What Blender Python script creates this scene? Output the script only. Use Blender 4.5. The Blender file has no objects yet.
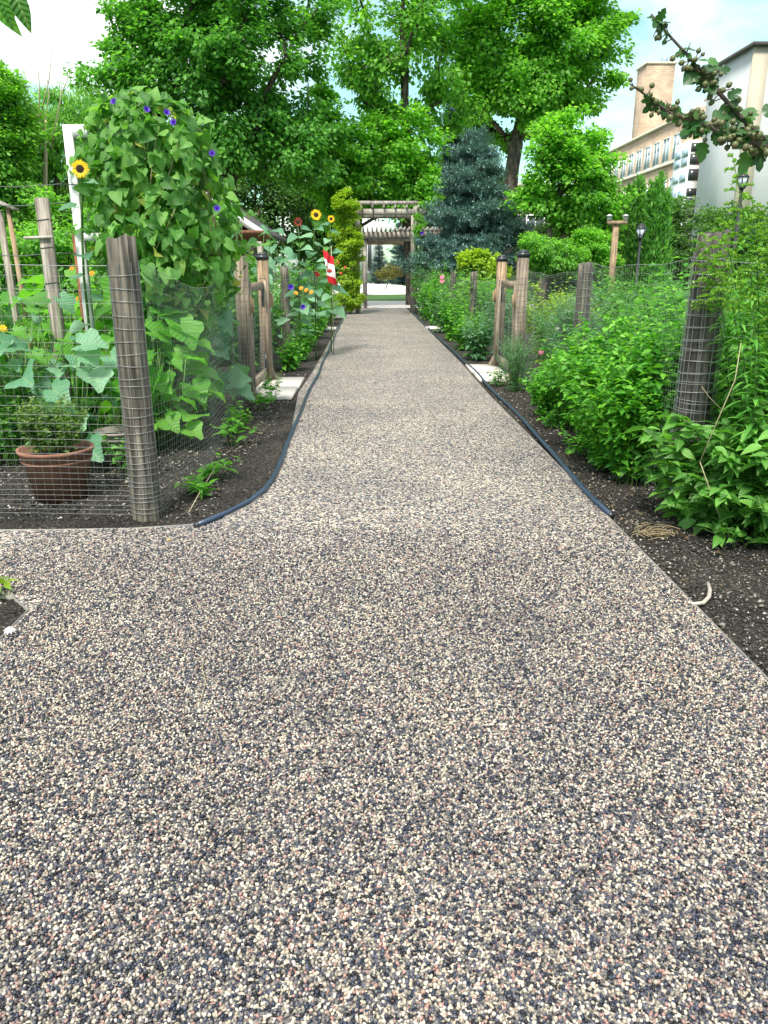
import bpy, math
import numpy as np
from math import radians as R, sin, cos, pi
from mathutils import Vector

# ------------------------------------------------------------------ camera, world, sun, exposure
SC = bpy.context.scene
COL = SC.collection
CAM_H, PITCH, YAW, FPX = 1.4, R(17.4), R(0.994), 770.0
cd = bpy.data.cameras.new('camera'); cam = bpy.data.objects.new('camera', cd); COL.objects.link(cam)
cam.location = (0, 0, CAM_H); cam.rotation_euler = (pi/2 - PITCH, 0, -YAW)
cd.sensor_fit = 'VERTICAL'; cd.sensor_height = 24; cd.lens = FPX/1024*24
cd.clip_start = 0.05; cd.clip_end = 2000
SC.camera = cam

SUN_EL, SUN_AZ = R(56), R(200)      # azimuth from +Y clockwise: behind and a little left of the camera
w = bpy.data.worlds.new('World'); SC.world = w; w.use_nodes = True
nt = w.node_tree; N = nt.nodes; L = nt.links
bg = N['Background']; bg.inputs[1].default_value = 0.12
sky = N.new('ShaderNodeTexSky'); sky.sky_type = 'NISHITA'; sky.sun_disc = False
sky.sun_elevation = SUN_EL; sky.sun_rotation = SUN_AZ; sky.altitude = 100
tc = N.new('ShaderNodeTexCoord')
mp = N.new('ShaderNodeMapping'); mp.inputs['Scale'].default_value = (1.0, 1.0, 2.2); mp.inputs['Location'].default_value = (3.1, 1.3, .4)
n1 = N.new('ShaderNodeTexNoise'); n1.inputs['Scale'].default_value = 2.3; n1.inputs['Detail'].default_value = 9; n1.inputs['Roughness'].default_value = .58
cr = N.new('ShaderNodeValToRGB'); cr.color_ramp.elements[0].position = .46; cr.color_ramp.elements[0].color = (.12,)*3+(1,)
cr.color_ramp.elements[1].position = .66; cr.color_ramp.elements[1].color = (1, 1, 1, 1)
tint = N.new('ShaderNodeMix'); tint.data_type = 'RGBA'; tint.blend_type = 'MULTIPLY'; tint.inputs[0].default_value = 1
tint.inputs[7].default_value = (.66, .98, .74, 1)
mx = N.new('ShaderNodeMix'); mx.data_type = 'RGBA'; mx.inputs[7].default_value = (6.4, 6.5, 6.5, 1)
L.new(tc.outputs['Generated'], mp.inputs[0]); L.new(mp.outputs[0], n1.inputs['Vector']); L.new(n1.outputs['Fac'], cr.inputs[0])
L.new(sky.outputs[0], tint.inputs[6]); L.new(tint.outputs[2], mx.inputs[6]); 
sx = N.new('ShaderNodeSeparateXYZ'); L.new(tc.outputs['Generated'], sx.inputs[0])
ov = N.new('ShaderNodeMapRange'); ov.interpolation_type = 'SMOOTHSTEP'; ov.inputs['From Min'].default_value = .34; ov.inputs['From Max'].default_value = .75
L.new(sx.outputs[2], ov.inputs['Value'])
ma = N.new('ShaderNodeMath'); ma.operation = 'MAXIMUM'; L.new(cr.outputs[0], ma.inputs[0]); L.new(ov.outputs[0], ma.inputs[1]); L.new(ma.outputs[0], mx.inputs[0])
L.new(mx.outputs[2], bg.inputs[0])

sd = bpy.data.lights.new('sun', 'SUN'); sun = bpy.data.objects.new('sun', sd); COL.objects.link(sun)
sd.energy = 2.6; sd.angle = R(11); sd.color = (1, .94, .84)
sv = Vector((sin(SUN_AZ)*cos(SUN_EL), cos(SUN_AZ)*cos(SUN_EL), sin(SUN_EL)))
sun.rotation_euler = sv.to_track_quat('Z', 'Y').to_euler(); sun.location = (0, -10, 30)
vs = SC.view_settings; vs.view_transform = 'Standard'; vs.look = 'None'; vs.gamma = 1; vs.exposure = 1.12; vs.use_curve_mapping = False
SC.cycles.max_bounces = 9; SC.cycles.transparent_max_bounces = 8; SC.cycles.diffuse_bounces = 6
SC.cycles.use_denoising = True

# ------------------------------------------------------------------ surveying helpers
_c, _s = cos(PITCH), sin(PITCH)
def P(px, py, Y):
    """world point seen at a photo pixel, at distance Y along the path"""
    dx, v = px-384, 512-py
    f = FPX*_c + v*_s; up = -FPX*_s + v*_c
    X = dx*cos(YAW) + f*sin(YAW); Yw = -dx*sin(YAW) + f*cos(YAW)
    k = Y/Yw
    return np.array([X*k, Y, CAM_H + up*k])
def G(px, py, z=0.0):
    """ground point seen at a photo pixel"""
    dx, v = px-384, 512-py
    f = FPX*_c + v*_s; up = -FPX*_s + v*_c
    X = dx*cos(YAW) + f*sin(YAW); Yw = -dx*sin(YAW) + f*cos(YAW)
    k = (z-CAM_H)/up
    return np.array([X*k, Yw*k, z])

# ------------------------------------------------------------------ materials
def mat(name):
    m = bpy.data.materials.new(name); m.use_nodes = True
    n = m.node_tree.nodes; l = m.node_tree.links
    return m, n, l, n['Principled BSDF']
def ramp(n, stops, interp='LINEAR'):
    r = n.new('ShaderNodeValToRGB'); e = r.color_ramp.elements; r.color_ramp.interpolation = interp
    e[0].position, e[0].color = stops[0][0], tuple(stops[0][1])+(1,)
    e[1].position, e[1].color = stops[-1][0], tuple(stops[-1][1])+(1,)
    for p, c in stops[1:-1]:
        x = e.new(p); x.color = tuple(c)+(1,)
    return r
def plain(name, col, rough=.6, metal=0, var=.25, scale=8, bump=.15, stretch=(1, 1, 1), spec=.4):
    m, n, l, b = mat(name)
    t = n.new('ShaderNodeTexCoord'); mp = n.new('ShaderNodeMapping'); mp.inputs['Scale'].default_value = stretch
    no = n.new('ShaderNodeTexNoise'); no.inputs['Scale'].default_value = scale; no.inputs['Detail'].default_value = 6
    no.inputs['Roughness'].default_value = .65
    c = np.array(col)
    r = ramp(n, [(.3, np.clip(c*(1-var), 0, 1)), (.7, np.clip(c*(1+var), 0, 1))])
    bp = n.new('ShaderNodeBump'); bp.inputs['Strength'].default_value = bump; bp.inputs['Distance'].default_value = .02
    l.new(t.outputs['Object'], mp.inputs[0]); l.new(mp.outputs[0], no.inputs['Vector']); l.new(no.outputs['Fac'], r.inputs[0])
    l.new(r.outputs[0], b.inputs['Base Color']); l.new(no.outputs['Fac'], bp.inputs['Height']); l.new(bp.outputs[0], b.inputs['Normal'])
    b.inputs['Roughness'].default_value = rough; b.inputs['Metallic'].default_value = metal
    b.inputs['Specular IOR Level'].default_value = spec
    return m
def wood(name, dark, light, sx=1., bump=.5, extra=None):
    """grain running along z of the object"""
    m, n, l, b = mat(name)
    t = n.new('ShaderNodeTexCoord'); mp = n.new('ShaderNodeMapping'); mp.inputs['Scale'].default_value = (38*sx, 38*sx, 1.6)
    no = n.new('ShaderNodeTexNoise'); no.inputs['Scale'].default_value = 1.5; no.inputs['Detail'].default_value = 8; no.inputs['Distortion'].default_value = .4
    n2 = n.new('ShaderNodeTexNoise'); n2.inputs['Scale'].default_value = 5; n2.inputs['Detail'].default_value = 4
    r = ramp(n, [(.32, np.array(dark)*.45), (.45, dark), (.68, light)])
    mxx = n.new('ShaderNodeMix'); mxx.data_type = 'RGBA'; mxx.blend_type = 'MULTIPLY'; mxx.inputs[0].default_value = .7
    r2 = ramp(n, [(.35, (.55, .55, .56)), (.65, (1.15, 1.12, 1.05))])
    bp = n.new('ShaderNodeBump'); bp.inputs['Strength'].default_value = bump; bp.inputs['Distance'].default_value = .01
    l.new(t.outputs['Object'], mp.inputs[0]); l.new(mp.outputs[0], no.inputs['Vector']); l.new(t.outputs['Object'], n2.inputs['Vector'])
    l.new(no.outputs['Fac'], r.inputs[0]); l.new(n2.outputs['Fac'], r2.inputs[0])
    l.new(r.outputs[0], mxx.inputs[6]); l.new(r2.outputs[0], mxx.inputs[7]); l.new(mxx.outputs[2], b.inputs['Base Color'])
    l.new(no.outputs['Fac'], bp.inputs['Height']); l.new(bp.outputs[0], b.inputs['Normal'])
    b.inputs['Roughness'].default_value = .85; b.inputs['Specular IOR Level'].default_value = .25
    return m
def leafmat(name, stops, transl=.4, rough=.45, veins=0., spec=.4, tcol=None):
    m, n, l, b = mat(name)
    g = n.new('ShaderNodeNewGeometry')
    r = ramp(n, stops)
    l.new(g.outputs['Random Per Island'], r.inputs[0]); src = r.outputs[0]
    if veins:
        a = n.new('ShaderNodeAttribute'); a.attribute_name = 'luv'
        s = n.new('ShaderNodeSeparateXYZ'); l.new(a.outputs['Vector'], s.inputs[0])
        ab = n.new('ShaderNodeMath'); ab.operation = 'ABSOLUTE'; l.new(s.outputs[0], ab.inputs[0])
        m1 = n.new('ShaderNodeMath'); m1.operation = 'MULTIPLY'; m1.inputs[1].default_value = .7; l.new(ab.outputs[0], m1.inputs[0])
        m2 = n.new('ShaderNodeMath'); m2.operation = 'SUBTRACT'; l.new(s.outputs[1], m2.inputs[0]); l.new(m1.outputs[0], m2.inputs[1])
        m3 = n.new('ShaderNodeMath'); m3.operation = 'MULTIPLY'; m3.inputs[1].default_value = 46; l.new(m2.outputs[0], m3.inputs[0])
        sn = n.new('ShaderNodeMath'); sn.operation = 'SINE'; l.new(m3.outputs[0], sn.inputs[0])
        g1 = n.new('ShaderNodeMath'); g1.operation = 'GREATER_THAN'; g1.inputs[1].default_value = .9; l.new(sn.outputs[0], g1.inputs[0])
        g2 = n.new('ShaderNodeMath'); g2.operation = 'LESS_THAN'; g2.inputs[1].default_value = .022; l.new(ab.outputs[0], g2.inputs[0])
        mxv = n.new('ShaderNodeMath'); mxv.operation = 'MAXIMUM'; l.new(g1.outputs[0], mxv.inputs[0]); l.new(g2.outputs[0], mxv.inputs[1])
        mv = n.new('ShaderNodeMath'); mv.operation = 'MULTIPLY'; mv.inputs[1].default_value = veins; l.new(mxv.outputs[0], mv.inputs[0])
        mc = n.new('ShaderNodeMix'); mc.data_type = 'RGBA'; l.new(mv.outputs[0], mc.inputs[0]); l.new(src, mc.inputs[6])
        mc.inputs[7].default_value = (.30, .42, .16, 1); src = mc.outputs[2]
        bp = n.new('ShaderNodeBump'); bp.inputs['Strength'].default_value = .35; bp.inputs['Distance'].default_value = .004
        l.new(sn.outputs[0], bp.inputs['Height']); l.new(bp.outputs[0], b.inputs['Normal'])
    l.new(src, b.inputs['Base Color']); b.inputs['Roughness'].default_value = rough; b.inputs['Specular IOR Level'].default_value = spec
    tr = n.new('ShaderNodeBsdfTranslucent'); tm = n.new('ShaderNodeMix'); tm.data_type = 'RGBA'; tm.blend_type = 'MULTIPLY'; tm.inputs[0].default_value = 1
    tm.inputs[7].default_value = (tcol or (1.7, 1.9, .7))+(1,); l.new(src, tm.inputs[6]); l.new(tm.outputs[2], tr.inputs[0])
    ms = n.new('ShaderNodeMixShader'); ms.inputs[0].default_value = transl
    l.new(b.outputs[0], ms.inputs[1]); l.new(tr.outputs[0], ms.inputs[2]); l.new(ms.outputs[0], n['Material Output'].inputs[0])
    return m

M = {}
def stone_stops(k=1.0):
    return [(p, (c[0]*k*1.05, c[1]*k*1.085, c[2]*k*1.20)) for p, c in _stone_stops()]
def _stone_stops():
    return [(0, (.020, .020, .024)), (.15, (.034, .044, .068)), (.28, (.10, .105, .13)), (.40, (.16, .15, .14)), (.54, (.29, .255, .20)),
            (.66, (.48, .41, .30)), (.78, (.67, .61, .455)), (.87, (.39, .235, .19)), (.93, (.59, .53, .45))]
def make_gravel():
    m, n, l, b = mat('bonded_gravel')
    g = n.new('ShaderNodeNewGeometry')
    mp = n.new('ShaderNodeMapping'); mp.inputs['Scale'].default_value = (108, 108, 108)
    ns = n.new('ShaderNodeTexNoise'); ns.inputs['Scale'].default_value = 1.2
    va = n.new('ShaderNodeVectorMath'); va.operation = 'ADD'
    l.new(g.outputs['Position'], mp.inputs[0]); l.new(mp.outputs[0], ns.inputs['Vector']); l.new(mp.outputs[0], va.inputs[0]); l.new(ns.outputs['Color'], va.inputs[1])
    v = n.new('ShaderNodeTexVoronoi'); v.feature = 'F1'; v.inputs['Randomness'].default_value = .95; v.inputs['Scale'].default_value = 1
    e = n.new('ShaderNodeTexVoronoi'); e.feature = 'DISTANCE_TO_EDGE'; e.inputs['Randomness'].default_value = .95; e.inputs['Scale'].default_value = 1
    l.new(va.outputs[0], v.inputs['Vector']); l.new(va.outputs[0], e.inputs['Vector'])
    s = n.new('ShaderNodeSeparateColor'); l.new(v.outputs['Color'], s.inputs[0])
    r = ramp(n, stone_stops(.95), 'CONSTANT'); l.new(s.outputs[0], r.inputs[0])
    ed = ramp(n, [(.0, (.25, .25, .25)), (.10, (1.1, 1.1, 1.1))]); l.new(e.outputs['Distance'], ed.inputs[0])
    mu = n.new('ShaderNodeMix'); mu.data_type = 'RGBA'; mu.blend_type = 'MULTIPLY'; mu.inputs[0].default_value = 1
    l.new(r.outputs[0], mu.inputs[6]); l.new(ed.outputs[0], mu.inputs[7])
    # broad patches of lighter and darker mix
    nb = n.new('ShaderNodeTexNoise'); nb.inputs['Scale'].default_value = 1.1; nb.inputs['Detail'].default_value = 5; l.new(g.outputs['Position'], nb.inputs['Vector'])
    rb = ramp(n, [(.35, (.86, .86, .88)), (.65, (1.18, 1.15, 1.10))]); l.new(nb.outputs['Fac'], rb.inputs[0])
    mb = n.new('ShaderNodeMix'); mb.data_type = 'RGBA'; mb.blend_type = 'MULTIPLY'; mb.inputs[0].default_value = 1
    l.new(mu.outputs[2], mb.inputs[6]); l.new(rb.outputs[0], mb.inputs[7])
    l.new(mb.outputs[2], b.inputs['Base Color']); b.inputs['Roughness'].default_value = .55; b.inputs['Specular IOR Level'].default_value = .3
    dm = n.new('ShaderNodeMath'); dm.operation = 'SUBTRACT'; dm.inputs[0].default_value = 1; l.new(v.outputs['Distance'], dm.inputs[1])
    bp = n.new('ShaderNodeBump'); bp.inputs['Strength'].default_value = .8; bp.inputs['Distance'].default_value = .006
    l.new(dm.outputs[0], bp.inputs['Height']); l.new(bp.outputs[0], b.inputs['Normal'])
    return m
M['gravel'] = make_gravel()
def make_pebble():
    m, n, l, b = mat('pebble')
    g = n.new('ShaderNodeNewGeometry'); r = ramp(n, stone_stops(.74), 'CONSTANT'); l.new(g.outputs['Random Per Island'], r.inputs[0])
    no = n.new('ShaderNodeTexNoise'); no.inputs['Scale'].default_value = 220; no.inputs['Detail'].default_value = 3; l.new(g.outputs['Position'], no.inputs['Vector'])
    rr = ramp(n, [(.35, (.8, .8, .8)), (.65, (1.25, 1.22, 1.18))]); l.new(no.outputs['Fac'], rr.inputs[0])
    nb = n.new('ShaderNodeTexNoise'); nb.inputs['Scale'].default_value = 1.3; nb.inputs['Detail'].default_value = 6; nb.inputs['Roughness'].default_value = .65; l.new(g.outputs['Position'], nb.inputs['Vector'])
    rb = ramp(n, [(.34, (.72, .73, .76)), (.5, (1, 1, 1)), (.68, (1.2, 1.17, 1.1))]); l.new(nb.outputs['Fac'], rb.inputs[0])
    m0 = n.new('ShaderNodeMix'); m0.data_type = 'RGBA'; m0.blend_type = 'MULTIPLY'; m0.inputs[0].default_value = 1; l.new(r.outputs[0], m0.inputs[6]); l.new(rb.outputs[0], m0.inputs[7]); r = m0
    mu = n.new('ShaderNodeMix'); mu.data_type = 'RGBA'; mu.blend_type = 'MULTIPLY'; mu.inputs[0].default_value = 1
    l.new(m0.outputs[2], mu.inputs[6]); l.new(rr.outputs[0], mu.inputs[7]); l.new(mu.outputs[2], b.inputs['Base Color'])
    b.inputs['Roughness'].default_value = .42; b.inputs['Specular IOR Level'].default_value = .4
    return m
M['pebble'] = make_pebble()
def make_soil():
    m, n, l, b = mat('soil')
    g = n.new('ShaderNodeNewGeometry')
    a = n.new('ShaderNodeTexNoise'); a.inputs['Scale'].default_value = 55; a.inputs['Detail'].default_value = 8; a.inputs['Roughness'].default_value = .7
    c = n.new('ShaderNodeTexNoise'); c.inputs['Scale'].default_value = 2.2; c.inputs['Detail'].default_value = 5
    l.new(g.outputs['Position'], a.inputs['Vector']); l.new(g.outputs['Position'], c.inputs['Vector'])
    r = ramp(n, [(.3, (.010, .0095, .0095)), (.5, (.032, .030, .028)), (.60, (.085, .081, .075)), (.72, (.27, .255, .235))]); l.new(a.outputs['Fac'], r.inputs[0])
    r2 = ramp(n, [(.35, (.7, .7, .7)), (.65, (1.35, 1.3, 1.2))]); l.new(c.outputs['Fac'], r2.inputs[0])
    mu = n.new('ShaderNodeMix'); mu.data_type = 'RGBA'; mu.blend_type = 'MULTIPLY'; mu.inputs[0].default_value = 1
    l.new(r.outputs[0], mu.inputs[6]); l.new(r2.outputs[0], mu.inputs[7]); l.new(mu.outputs[2], b.inputs['Base Color'])
    b.inputs['Roughness'].default_value = .95; b.inputs['Specular IOR Level'].default_value = .15
    bp = n.new('ShaderNodeBump'); bp.inputs['Strength'].default_value = 1; bp.inputs['Distance'].default_value = .02
    l.new(a.outputs['Fac'], bp.inputs['Height']); l.new(bp.outputs[0], b.inputs['Normal'])
    return m
M['soil'] = make_soil()
def make_crumb():
    m, n, l, b = mat('soil_crumb')
    g = n.new('ShaderNodeNewGeometry')
    r = ramp(n, [(0, (.018, .016, .014)), (.5, (.045, .039, .035)), (.75, (.10, .088, .075)), (.9, (.26, .235, .20)), (1, (.50, .47, .42))])
    l.new(g.outputs['Random Per Island'], r.inputs[0]); l.new(r.outputs[0], b.inputs['Base Color']); b.inputs['Roughness'].default_value = .9
    return m
M['crumb'] = make_crumb()
def make_brick():
    m, n, l, b = mat('tan_brick')
    t = n.new('ShaderNodeTexCoord')
    s = n.new('ShaderNodeSeparateXYZ'); l.new(t.outputs['Object'], s.inputs[0])
    ad = n.new('ShaderNodeMath'); ad.operation = 'ADD'; l.new(s.outputs[0], ad.inputs[0]); l.new(s.outputs[1], ad.inputs[1])
    c = n.new('ShaderNodeCombineXYZ'); l.new(ad.outputs[0], c.inputs[0]); l.new(s.outputs[2], c.inputs[1])
    br = n.new('ShaderNodeTexBrick'); br.inputs['Scale'].default_value = 1; br.inputs['Brick Width'].default_value = .42; br.inputs['Row Height'].default_value = .16
    br.inputs['Mortar Size'].default_value = .012; br.inputs['Color1'].default_value = (.44, .33, .24, 1); br.inputs['Color2'].default_value = (.34, .25, .18, 1)
    br.inputs['Mortar'].default_value = (.5, .43, .35, 1); l.new(c.outputs[0], br.inputs['Vector'])
    no = n.new('ShaderNodeTexNoise'); no.inputs['Scale'].default_value = .6; no.inputs['Detail'].default_value = 6; l.new(t.outputs['Object'], no.inputs['Vector'])
    rr = ramp(n, [(.3, (.72, .72, .72)), (.7, (1.25, 1.2, 1.15))]); l.new(no.outputs['Fac'], rr.inputs[0])
    mu = n.new('ShaderNodeMix'); mu.data_type = 'RGBA'; mu.blend_type = 'MULTIPLY'; mu.inputs[0].default_value = 1
    l.new(br.outputs[0], mu.inputs[6]); l.new(rr.outputs[0], mu.inputs[7]); l.new(mu.outputs[2], b.inputs['Base Color'])
    b.inputs['Roughness'].default_value = .9
    return m
M['brick'] = make_brick()
M['post_wood'] = wood('weathered_grey_post_wood', (.085, .078, .066), (.27, .24, .20), .8)
M['post_dark'] = wood('dark_weathered_post_wood', (.06, .055, .05), (.17, .155, .14), .6)
M['cedar'] = wood('tan_cedar', (.30, .21, .135), (.52, .39, .26), .8)
M['cedar_grey'] = wood('greying_cedar', (.24, .195, .155), (.44, .36, .28), .8)
M['bark'] = wood('bark', (.07, .058, .048), (.17, .14, .115), .12, 1)
M['stake'] = wood('grey_stake_wood', (.26, .23, .20), (.46, .42, .37))
M['arbor'] = wood('silvered_arbor_wood', (.30, .27, .25), (.50, .46, .43), .5)
M['board'] = wood('barn_board', (.14, .10, .08), (.30, .23, .18), .3)
M['white_paint'] = plain('flaking_white_paint', (.66, .68, .68), .55, var=.18, scale=14)
M['cap'] = plain('black_post_cap', (.022, .026, .034), .3, var=.2, spec=.6)
M['black_iron'] = plain('black_iron', (.015, .017, .02), .35, spec=.5)
M['wire'] = plain('galvanised_wire', (.33, .35, .35), .5, .5, var=.15)
M['wire_dark'] = plain('dull_wire', (.12, .13, .13), .5, .4)
M['hose'] = plain('blue_black_polythene_pipe', (.022, .042, .085), .32, var=.25, scale=6, bump=.05, spec=.6)
M['edging'] = plain('pale_metal_edging', (.22, .21, .19), .6)
M['slab'] = plain('concrete_slab', (.62, .58, .54), .85, var=.12, scale=20, bump=.3)
M['paving'] = plain('pale_concrete_paving', (.66, .63, .62), .85, var=.1, scale=3, bump=.1)
M['terracotta'] = plain('terracotta', (.26, .125, .085), .75, var=.35, scale=9, bump=.25)
M['oldpot'] = plain('weathered_grey_plastic', (.30, .26, .235), .7, var=.3, scale=9, bump=.2)
M['potting'] = plain('potting_soil', (.04, .03, .022), .95, var=.5, scale=60, bump=1)
M['lawn'] = plain('lawn', (.045, .12, .022), .9, var=.35, scale=5, bump=.5)
M['ground'] = plain('rough_ground', (.05, .062, .028), .95, var=.5, scale=3, bump=.6)
M['render_grey'] = plain('pale_render', (.47, .50, .51), .85, var=.09, scale=.7, bump=.05)
M['render_cream'] = plain('cream_render', (.44, .39, .31), .85, var=.09, scale=.7, bump=.05)
M['coping'] = plain('dark_roof_edge', (.07, .065, .06), .6)
M['stone_trim'] = plain('limestone_trim', (.58, .52, .43), .8, var=.1)
M['glass'] = plain('window_glass', (.36, .46, .56), .12, var=.35, scale=.5, bump=0, spec=.8)
M['glass_dark'] = plain('dark_window_glass', (.05, .055, .065), .1, var=.3, scale=.6, bump=0, spec=.8)
M['blind'] = plain('window_blind', (.55, .62, .68), .6, var=.15, scale=1.2)
M['white_frame'] = plain('white_window_frame', (.78, .80, .80), .5, var=.05)
M['shingle'] = plain('roof_shingles', (.10, .095, .095), .9, var=.3, scale=12, stretch=(1, 6, 1))
M['rust'] = plain('rusty_steel', (.20, .085, .045), .85, var=.4, scale=20)
M['straw'] = plain('dry_straw', (.27, .21, .12), .85, var=.3, scale=30)
M['pvc'] = plain('dirty_white_plastic', (.42, .38, .33), .5, var=.2, scale=30)
M['stem'] = plain('green_stem', (.06, .14, .025), .6, var=.3, scale=20)
M['stem_pale'] = plain('pale_green_stem', (.10, .20, .05), .6, var=.2, scale=20)
M['stem_brown'] = plain('woody_stem', (.12, .085, .055), .8, var=.3, scale=30)
M['stem_straw'] = plain('straw_coloured_stem', (.38, .33, .20), .7, var=.2, scale=30)
M['yellow'] = leafmat('yellow_petal', [(0, (.80, .48, .01)), (1, (.90, .60, .02))], .3)
M['orange'] = leafmat('orange_petal', [(0, (.80, .28, .01)), (1, (.90, .42, .02))], .3)
M['maroon'] = leafmat('maroon_petal', [(0, (.16, .02, .01)), (1, (.30, .05, .015))], .2)
M['purple'] = leafmat('violet_petal', [(0, (.045, .015, .30)), (1, (.09, .025, .45))], .3, tcol=(1, 1, 1.3))
M['pink'] = leafmat('pink_petal', [(0, (.72, .16, .28)), (1, (.80, .32, .42))], .3, tcol=(1, 1, 1))
M['red'] = leafmat('red_petal', [(0, (.60, .02, .02)), (1, (.75, .04, .03))], .2, tcol=(1, 1, 1))
M['white_petal'] = leafmat('white_petal', [(0, (.8, .8, .76)), (1, (.85, .85, .85))], .3, tcol=(1, 1, 1))
M['seed'] = plain('sunflower_seed_disc', (.035, .02, .012), .9, var=.5, scale=90, bump=1)
M['flag_red'] = plain('red_flag_cloth', (.62, .015, .03), .7, var=.08, scale=20)
M['flag_white'] = plain('white_flag_cloth', (.80, .80, .80), .7, var=.05, scale=20)
M['fruit'] = plain('green_crab_apple', (.10, .115, .045), .4, var=.35, scale=60, bump=.03)
M['fruit_tip'] = plain('brown_calyx', (.10, .05, .03), .8)
M['lampglass'] = plain('frosted_lamp_glass', (.55, .60, .66), .2, var=.1)

def greens(d, mid, l, y=None):
    s = [(0, d), (.5, mid), (.93, l)]
    s.append((1, y if y else l)); return s
M['lf_tree_dark'] = leafmat('dark_maple_foliage', greens((0.048, 0.160, 0.032), (0.095, 0.281, 0.052), (0.180, 0.433, 0.072)), 0.45)
M['lf_tree_bright'] = leafmat('bright_tree_foliage', greens((0.071, 0.212, 0.030), (0.153, 0.379, 0.052), (0.270, 0.543, 0.076)), 0.52)
M['lf_tree_mid'] = leafmat('mid_green_foliage', greens((0.062, 0.187, 0.032), (0.134, 0.338, 0.050), (0.246, 0.507, 0.076)), 0.50)
M['lf_far'] = leafmat('far_foliage', greens((0.042, 0.106, 0.031), (0.075, 0.177, 0.045), (0.126, 0.258, 0.067)), 0.40)
M['lf_willow'] = leafmat('grey_green_foliage', greens((.03, .07, .03), (.05, .11, .045), (.08, .16, .06)), .3)
M['lf_yellow'] = leafmat('yellow_green_foliage', greens((.13, .24, .015), (.26, .40, .03), (.42, .55, .05)), .4)
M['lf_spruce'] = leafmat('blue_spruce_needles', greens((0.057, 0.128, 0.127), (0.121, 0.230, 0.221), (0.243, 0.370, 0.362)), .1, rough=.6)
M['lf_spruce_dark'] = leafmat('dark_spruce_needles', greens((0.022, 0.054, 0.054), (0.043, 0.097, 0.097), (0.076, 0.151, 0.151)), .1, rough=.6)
M['lf_heart'] = leafmat('morning_glory_leaf', greens((.035, .15, .022), (.09, .27, .045), (.20, .42, .09), (.42, .42, .10)), .4, veins=.35)
M['lf_squash'] = leafmat('bright_squash_leaf', greens((0.055, 0.220, 0.022), (0.099, 0.330, 0.030), (0.165, 0.418, 0.053)), .45, veins=.35)
M['lf_squash_blue'] = leafmat('blue_green_squash_leaf', greens((0.062, 0.192, 0.108), (0.112, 0.288, 0.168), (0.213, 0.408, 0.252)), .3, veins=.35)
M['lf_shrub'] = leafmat('glossy_shrub_leaf', greens((0.020, 0.098, 0.015), (0.066, 0.241, 0.030), (0.176, 0.437, 0.075)), .35, rough=.38, veins=.45)
M['lf_bush'] = leafmat('bushy_leaf', greens((0.024, 0.123, 0.015), (0.083, 0.302, 0.030), (0.220, 0.515, 0.060)), .4)
M['lf_tomato'] = leafmat('vegetable_leaf', greens((.028, .12, .02), (.08, .25, .045), (.19, .40, .09)), .4)
M['lf_herb'] = leafmat('herb_leaf', greens((0.054, 0.120, 0.024), (0.108, 0.204, 0.048), (0.215, 0.324, 0.096)), .35)
M['lf_feather'] = leafmat('feathery_blue_green', greens((0.070, 0.175, 0.088), (0.112, 0.263, 0.138), (0.182, 0.350, 0.188)), .35)
M['lf_gold'] = leafmat('goldenrod_leaf', greens((0.053, 0.195, 0.031), (0.104, 0.309, 0.047), (0.175, 0.439, 0.078)), .35)
M['lf_plume'] = leafmat('yellow_green_plume', greens((0.108, 0.264, 0.030), (0.180, 0.374, 0.040), (0.306, 0.484, 0.060)), .35)
M['lf_crab'] = leafmat('crab_apple_leaf', greens((.02, .075, .02), (.04, .12, .03), (.08, .2, .05)), .25, rough=.35)

LITTER = leafmat('dry_leaf', [(0, (.05, .03, .018)), (.5, (.13, .085, .045)), (.85, (.28, .20, .11)), (1, (.36, .36, .16))], .15)
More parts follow.
